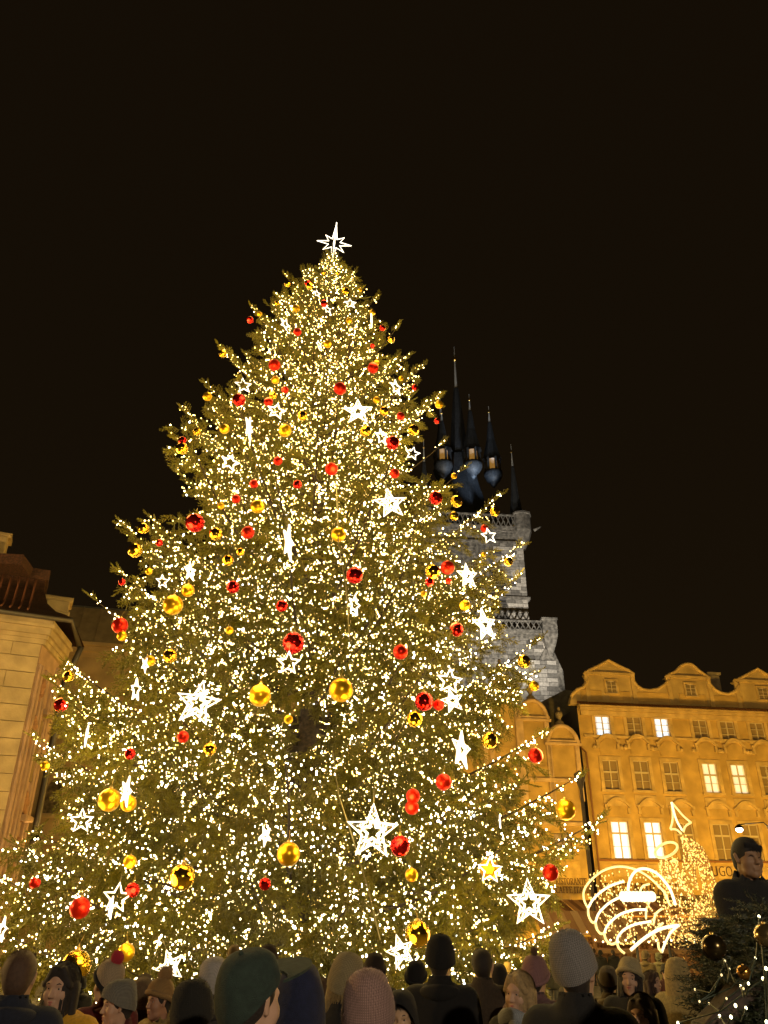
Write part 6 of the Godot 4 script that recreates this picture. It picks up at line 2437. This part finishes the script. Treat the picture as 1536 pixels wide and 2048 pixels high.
# px, py: middle of the head in the photograph; hp: height of the bare head in pixels; face: degrees from facing the camera
func person(q: Dictionary) -> Node3D:
	var r0 := ray(q.px, q.py + q.hp * 0.10)
	var dist: float = 0.232 * F / (q.hp * 0.84) * r0.length() * (0.85 if q.has("seat") else 1.0)      # q.hp is measured across the line of sight
	var head := near(q.px, q.py + (q.hp * 0.10 if not q.has("seat") else 0.0), dist)
	var pose: String = q.get("pose", "stand")
	var height: float = head.y / 1.63 if not q.has("seat") else 0.85
	var foot := Vector3(head.x, 0, head.z) if not q.has("seat") else head - Vector3(0, 1.63 * 0.85, 0)
	var yaw := atan2(eye.x - head.x, eye.z - head.z) + deg_to_rad(q.face)
	var t := thing("person", q.label, "person", foot, yaw, q.get("group", "people crowding round the spruce"))
	t.scale = Vector3.ONE * height
	var skin := mat(q.get("skin", Color(0.42, 0.25, 0.16)), 0.6)
	var b := piece("body", figures["body_" + pose], skin, t)
	var coat: Color = q.get("coat", Color(0.02, 0.02, 0.022))
	piece("coat", figures["coat_" + pose], dye(coat), t)
	piece("trousers", figures["trousers_" + pose], dye(Color(0.02, 0.02, 0.025)), t)
	piece("shoe", figures["shoe_l_" + pose], dye(Color(0.02, 0.015, 0.012), 0.6), t)
	piece("shoe", figures["shoe_r_" + pose], dye(Color(0.02, 0.015, 0.012), 0.6), t)
	var at_head := Transform3D(Basis(Vector3.BACK, deg_to_rad(q.get("tilt", (int(q.px) % 7 - 3) * 2.0))) * Basis(Vector3.RIGHT, deg_to_rad(q.get("nod", -4.0 - 3.0 * (int(q.px) % 5) if absf(q.face) > 140 else 0.0))), Vector3(0, 1.63, 0))
	# turned towards us: a face with features
	if absf(q.face) < 110:
		for s in [-1, 1]:
			var ey := piece("eye", figures.eye, mat(Color(0.30, 0.25, 0.21), 0.3), t, Transform3D(Basis(), at_head * Vector3(s * 0.031, 0.005, 0.0695)))
			piece("iris", figures.iris, mat(Color(0.03, 0.015, 0.01), 0.15), ey, Transform3D(Basis(), Vector3(0, 0, 0.0042)))
			piece("eyebrow", figures.brow, mat(q.get("hair", Color(0.03, 0.02, 0.015)), 0.8), t, Transform3D(Basis(Vector3.UP, s * 0.3), at_head * Vector3(s * 0.032, 0.029, 0.084)))
		piece("lips", figures.lips, mat(Color(0.38, 0.13, 0.10), 0.5), t, Transform3D(Basis(), at_head * Vector3(0, -0.0625, 0.0865)))
	var hair: Color = q.get("hair", Color(0.03, 0.02, 0.015))
	var hs: String = q.get("cut", "short_hair")
	if hs != "":
		piece("hair", figures[hs], dye(hair, 0.7), t, at_head)
	if q.has("hat"):
		var hm := dye(q.hat_colour, 0.95, q.hat in ["beanie", "tall_beanie", "slouch"])
		var hat := piece({"beanie": "knitted_hat", "tall_beanie": "knitted_hat", "slouch": "knitted_hat", "cap_crown": "cap", "hood": "hood", "big_hood": "hood"}[q.hat], figures[q.hat], hm, t, at_head * Transform3D(Basis.from_scale(Vector3.ONE * q.get("hat_scale", 1.07)), Vector3(0, 0.005, 0)))
		if q.hat == "beanie" or q.has("brim_colour"):
			piece("brim", figures.brim, dye(q.get("brim_colour", q.hat_colour), 0.95, true), hat)
		if q.hat == "cap_crown":
			piece("peak", figures.peak, hm, hat, Transform3D(Basis.from_scale(Vector3(1.15, 1, 1.42)), Vector3(0, 0, -0.012)))
			var bs := start()
			ball(bs, Vector3(0, 0.147, -0.02), Vector3.ONE * 0.009, 8, 5)
			piece("button", done(bs), hm, hat)
		if q.has("bobble"):
			piece("bobble", figures.bobble, dye(q.bobble), hat, Transform3D(Basis.from_scale(Vector3.ONE * q.get("bobble_size", 0.05)), Vector3(0, 0.19 if q.hat != "beanie" else 0.175, -0.03)))
	if q.has("hat") and q.hat == "hood" and q.get("fur", false):
		piece("fur_trim", figures.fur, dye(Color(0.30, 0.21, 0.12)), t, at_head)
	if not q.has("scarf") and q.get("hat", "") != "hood" and int(q.px) % 3 != 0:
		piece("folded_hood", figures.hood_roll, dye(coat), t, Transform3D(Basis(), Vector3(0, 1.63, 0)))
	if q.has("scarf"):
		piece("scarf", figures.scarf, dye(q.scarf, 0.95, true), t, at_head)
	if pose == "phone":
		var ph := piece("phone", figures.phone, mat(Color(0.01, 0.01, 0.01), 0.3), t, Transform3D(Basis(Vector3.UP, PI) * Basis(Vector3.BACK, 0.1), Vector3(0.06, 1.50, 0.38)))
		piece("screen", figures.screen, glow(Color(1.0, 0.75, 0.4), 0.55), ph, Transform3D(Basis(Vector3.UP, PI), Vector3.ZERO))
	return t

func build_crowd() -> void:
	make_figure("stand")
	make_figure("phone")
	make_figure("astride")
	make_headwear()
	var black := Color(0.010, 0.009, 0.009)
	var navy := Color(0.014, 0.018, 0.035)
	var brown := Color(0.05, 0.03, 0.018)
	var list := [
		{"px": 38, "py": 1945, "hp": 98, "face": 170, "label": "man with cropped brown hair and navy coat seen from behind, lower left corner", "hair": Color(0.10, 0.05, 0.025), "coat": navy},
		{"px": 121, "py": 1968, "hp": 92, "face": -28, "label": "woman with long dark wavy hair and a yellow jacket at lower left", "hair": Color(0.018, 0.011, 0.008), "cut": "long_hair", "coat": Color(0.80, 0.42, 0.02)},
		{"px": 214, "py": 1962, "hp": 76, "face": -150, "label": "person in a cream and black knitted hat with a red bobble", "hat": "beanie", "hat_colour": Color(0.42, 0.32, 0.2), "brim_colour": black, "bobble": Color(0.6, 0.03, 0.06), "coat": Color(0.14, 0.012, 0.012), "bobble_size": 0.062},
		{"px": 234, "py": 2004, "hp": 84, "face": -72, "label": "child in a plain grey knitted hat looking left", "hat": "slouch", "hat_colour": Color(0.20, 0.185, 0.15), "coat": Color(0.10, 0.008, 0.01)},
		{"px": 284, "py": 1985, "hp": 62, "face": 160, "label": "person in a brown fur-edged hood behind the grey knitted hat", "hat": "hood", "fur": true, "hat_colour": Color(0.16, 0.10, 0.05), "coat": brown},
		{"px": 318, "py": 1996, "hp": 74, "face": -58, "label": "person in an ochre knitted hat with a tan fur bobble, in profile", "hat": "beanie", "hat_colour": Color(0.36, 0.21, 0.07), "bobble": Color(0.40, 0.23, 0.08), "bobble_size": 0.075, "coat": Color(0.30, 0.20, 0.05), "skin": Color(0.33, 0.17, 0.1)},
		{"px": 322, "py": 2044, "hp": 70, "face": 165, "label": "person in a pale yellow hood with dark edging at the bottom edge", "hat": "hood", "fur": true, "hat_colour": Color(0.42, 0.33, 0.12), "coat": Color(0.36, 0.28, 0.1)},
		{"px": 385, "py": 2022, "hp": 112, "face": 175, "label": "person in a flat black hat left of the green cap", "hat": "slouch", "hat_colour": Color(0.014, 0.012, 0.009), "coat": black},
		{"px": 428, "py": 1958, "hp": 78, "face": 170, "label": "person in a white knitted hat partly hidden by the green cap", "hat": "slouch", "hat_colour": Color(0.50, 0.46, 0.42), "coat": Color(0.05, 0.04, 0.035), "pose": "phone"},
		{"px": 504, "py": 1990, "hp": 150, "face": 132, "label": "man in a dark green peaked cap, nearest of the crowd", "hat": "cap_crown", "hat_colour": Color(0.030, 0.050, 0.038), "nod": -20.0, "tilt": 5.0, "coat": Color(0.022, 0.028, 0.04), "skin": Color(0.5, 0.3, 0.2)},
		{"px": 598, "py": 2000, "hp": 122, "face": 180, "label": "person in a navy blue hood right of the green cap", "hat": "hood", "hat_colour": Color(0.012, 0.017, 0.055), "coat": Color(0.01, 0.014, 0.045)},
		{"px": 535, "py": 1925, "hp": 58, "face": 180, "label": "person in a dark pointed hat behind the green cap", "hat": "tall_beanie", "hat_colour": brown, "coat": black},
		{"px": 645, "py": 1985, "hp": 70, "face": 178, "label": "person with brown hair between the navy hood and the marled hat", "hair": Color(0.10, 0.05, 0.02), "cut": "bob_hair", "coat": brown},
		{"px": 690, "py": 1962, "hp": 86, "face": 160, "label": "person in a shaggy cream and black marled hat", "hat": "tall_beanie", "hat_colour": Color(0.33, 0.26, 0.13), "hat_scale": 1.12, "cut": "bob_hair", "hair": Color(0.30, 0.20, 0.07), "coat": black, "tilt": 14.0},
		{"px": 748, "py": 1938, "hp": 58, "face": 180, "label": "person in a small dark brown hat above the pink hat", "hat": "beanie", "hat_colour": Color(0.03, 0.017, 0.012), "coat": brown},
		{"px": 738, "py": 2026, "hp": 126, "face": 168, "label": "woman in a big dusty pink knitted hat at the bottom edge", "hat": "tall_beanie", "hat_colour": Color(0.36, 0.22, 0.19), "hat_scale": 1.16, "cut": "long_hair", "hair": Color(0.38, 0.24, 0.10), "coat": Color(0.20, 0.16, 0.11)},
		{"px": 802, "py": 2030, "hp": 92, "face": -8, "label": "person with a half hidden face in a dark hood beside the pink hat", "hat": "hood", "hat_colour": black, "coat": black, "skin": Color(0.42, 0.26, 0.15)},
		{"px": 832, "py": 1952, "hp": 58, "face": 168, "label": "person in a round black hat holding up a glowing phone", "hat": "beanie", "hat_colour": black, "coat": black, "pose": "phone"},
		{"px": 880, "py": 1918, "hp": 74, "face": 176, "label": "tall person in a high black knitted hat and black coat", "hat": "tall_beanie", "hat_colour": Color(0.008, 0.007, 0.006), "coat": Color(0.007, 0.006, 0.006)},
		{"px": 966, "py": 1926, "hp": 66, "face": 172, "label": "man with dark short hair and a brown jacket seen from behind", "hair": Color(0.02, 0.012, 0.008), "coat": Color(0.055, 0.036, 0.02), "pose": "phone"},
		{"px": 998, "py": 1955, "hp": 54, "face": 178, "label": "person in a dark hood beside the man with short dark hair", "hat": "hood", "hat_colour": Color(0.02, 0.014, 0.009), "coat": black},
		{"px": 1038, "py": 1980, "hp": 84, "face": -34, "label": "blonde woman with a fringe and pale grey scarf looking left", "hair": Color(0.42, 0.28, 0.12), "cut": "bob_hair", "coat": Color(0.05, 0.05, 0.06), "scarf": Color(0.34, 0.36, 0.38)},
		{"px": 1070, "py": 1952, "hp": 72, "face": 168, "label": "person in a mauve knitted hat with a brown bobble", "hat": "beanie", "hat_colour": Color(0.30, 0.15, 0.15), "bobble": Color(0.14, 0.07, 0.04), "bobble_size": 0.035, "coat": Color(0.16, 0.08, 0.08)},
		{"px": 1152, "py": 1934, "hp": 108, "face": 168, "label": "tall person in a pale grey knitted hat and a black coat", "hat": "tall_beanie", "hat_colour": Color(0.24, 0.22, 0.21), "coat": Color(0.012, 0.011, 0.011), "tilt": -10.0},
		{"px": 1217, "py": 1962, "hp": 58, "face": 176, "label": "person in a dark striped knitted hat with pale flecks", "hat": "beanie", "hat_colour": Color(0.12, 0.09, 0.05), "brim_colour": Color(0.03, 0.02, 0.015), "coat": Color(0.12, 0.09, 0.045)},
		{"px": 1260, "py": 1952, "hp": 64, "face": -8, "label": "woman in a cream knitted hat with long dark hair facing us", "hat": "beanie", "hat_colour": Color(0.52, 0.42, 0.22), "cut": "long_hair", "hat_scale": 1.13, "hair": Color(0.02, 0.012, 0.01), "coat": black, "nod": -4.0},
		{"px": 1306, "py": 1960, "hp": 50, "face": 58, "label": "person with dark red-brown hair in profile, right of the cream hat", "cut": "long_hair", "hair": Color(0.05, 0.02, 0.014), "coat": Color(0.03, 0.018, 0.012)},
		{"px": 1284, "py": 2022, "hp": 84, "face": -24, "label": "young woman with brown hair and a headband, bottom edge at right", "cut": "bob_hair", "hair": Color(0.07, 0.04, 0.02), "coat": Color(0.014, 0.012, 0.01), "nod": 10.0},
		{"px": 1333, "py": 1943, "hp": 36, "face": 20, "label": "small distant person in a dark hat behind the cream hat", "hat": "beanie", "hat_colour": Color(0.02, 0.016, 0.014), "coat": Color(0.08, 0.02, 0.02)},
		{"px": 1356, "py": 1948, "hp": 60, "face": 150, "label": "person with a pale yellow hood or scarf beside the dark fir", "hat": "hood", "hat_colour": Color(0.45, 0.33, 0.13), "coat": Color(0.36, 0.28, 0.11)},
	]
	for q in list:
		person(q)
	# the child on somebody's shoulders
	person({"px": 1494, "py": 1716, "hp": 84, "face": 36, "seat": true, "pose": "astride", "label": "dark haired child in a black jacket riding on shoulders above the fir", "hair": Color(0.012, 0.009, 0.008), "coat": Color(0.010, 0.009, 0.009), "skin": Color(0.22, 0.12, 0.065), "nod": 16.0, "tilt": -8.0})
	person({"px": 1494, "py": 1850, "hp": 80, "face": 22, "label": "adult behind the dark fir carrying the child on the shoulders", "coat": black})
	# people far off between the stalls
	var far := [[1100, 1898, 22, black, "grey-hatted"], [1188, 1902, 17, brown, "brown-hatted"], [1201, 1906, 19, black, "black-hatted"], [1214, 1900, 15, Color(0.05, 0.05, 0.06), "slate-hatted"], [1226, 1904, 19, black, "bare-headed"], [1238, 1898, 15, Color(0.1, 0.05, 0.02), "russet-hatted"], [1292, 1912, 26, Color(0.20, 0.14, 0.06), "tan-hatted"], [1318, 1914, 24, Color(0.16, 0.13, 0.05), "olive-hatted"], [1345, 1908, 22, brown, "umber-hatted"], [1014, 1935, 30, Color(0.3, 0.2, 0.07), "yellow-hatted"], [775, 1928, 26, brown, "plum-hatted"], [160, 1968, 40, black, "dark-hatted"], [468, 1908, 36, brown, "hazel-hatted"]]
	var tones := [Color(0.06, 0.05, 0.05), brown, black, Color(0.05, 0.055, 0.07), black, Color(0.16, 0.06, 0.02), Color(0.24, 0.17, 0.08), Color(0.14, 0.13, 0.05), Color(0.10, 0.06, 0.03), Color(0.38, 0.26, 0.08), Color(0.08, 0.03, 0.05), Color(0.012, 0.01, 0.01), Color(0.10, 0.06, 0.02)]
	var where := ["right of the tallest star", "left of the angel's lowest feather", "left of the angel's wing tip", "under the awning", "below the angel's wing", "under the angel's feathers", "below the angel's skirt", "below the angel's hem", "beside the dark fir", "by the blonde woman", "by the lowest star", "by the long-haired woman", "above the green cap"]
	for i in far.size():
		var q = far[i]
		var d := {"px": q[0], "py": q[1], "hp": q[2], "face": 150 + 10 * (i % 6), "label": "small distant %s person %s" % [q[4], where[i]], "coat": q[3], "group": "distant people under the lights"}
		if q[4] != "bare-headed":
			d.hat = "beanie"
			d.hat_colour = tones[i]
		person(d)
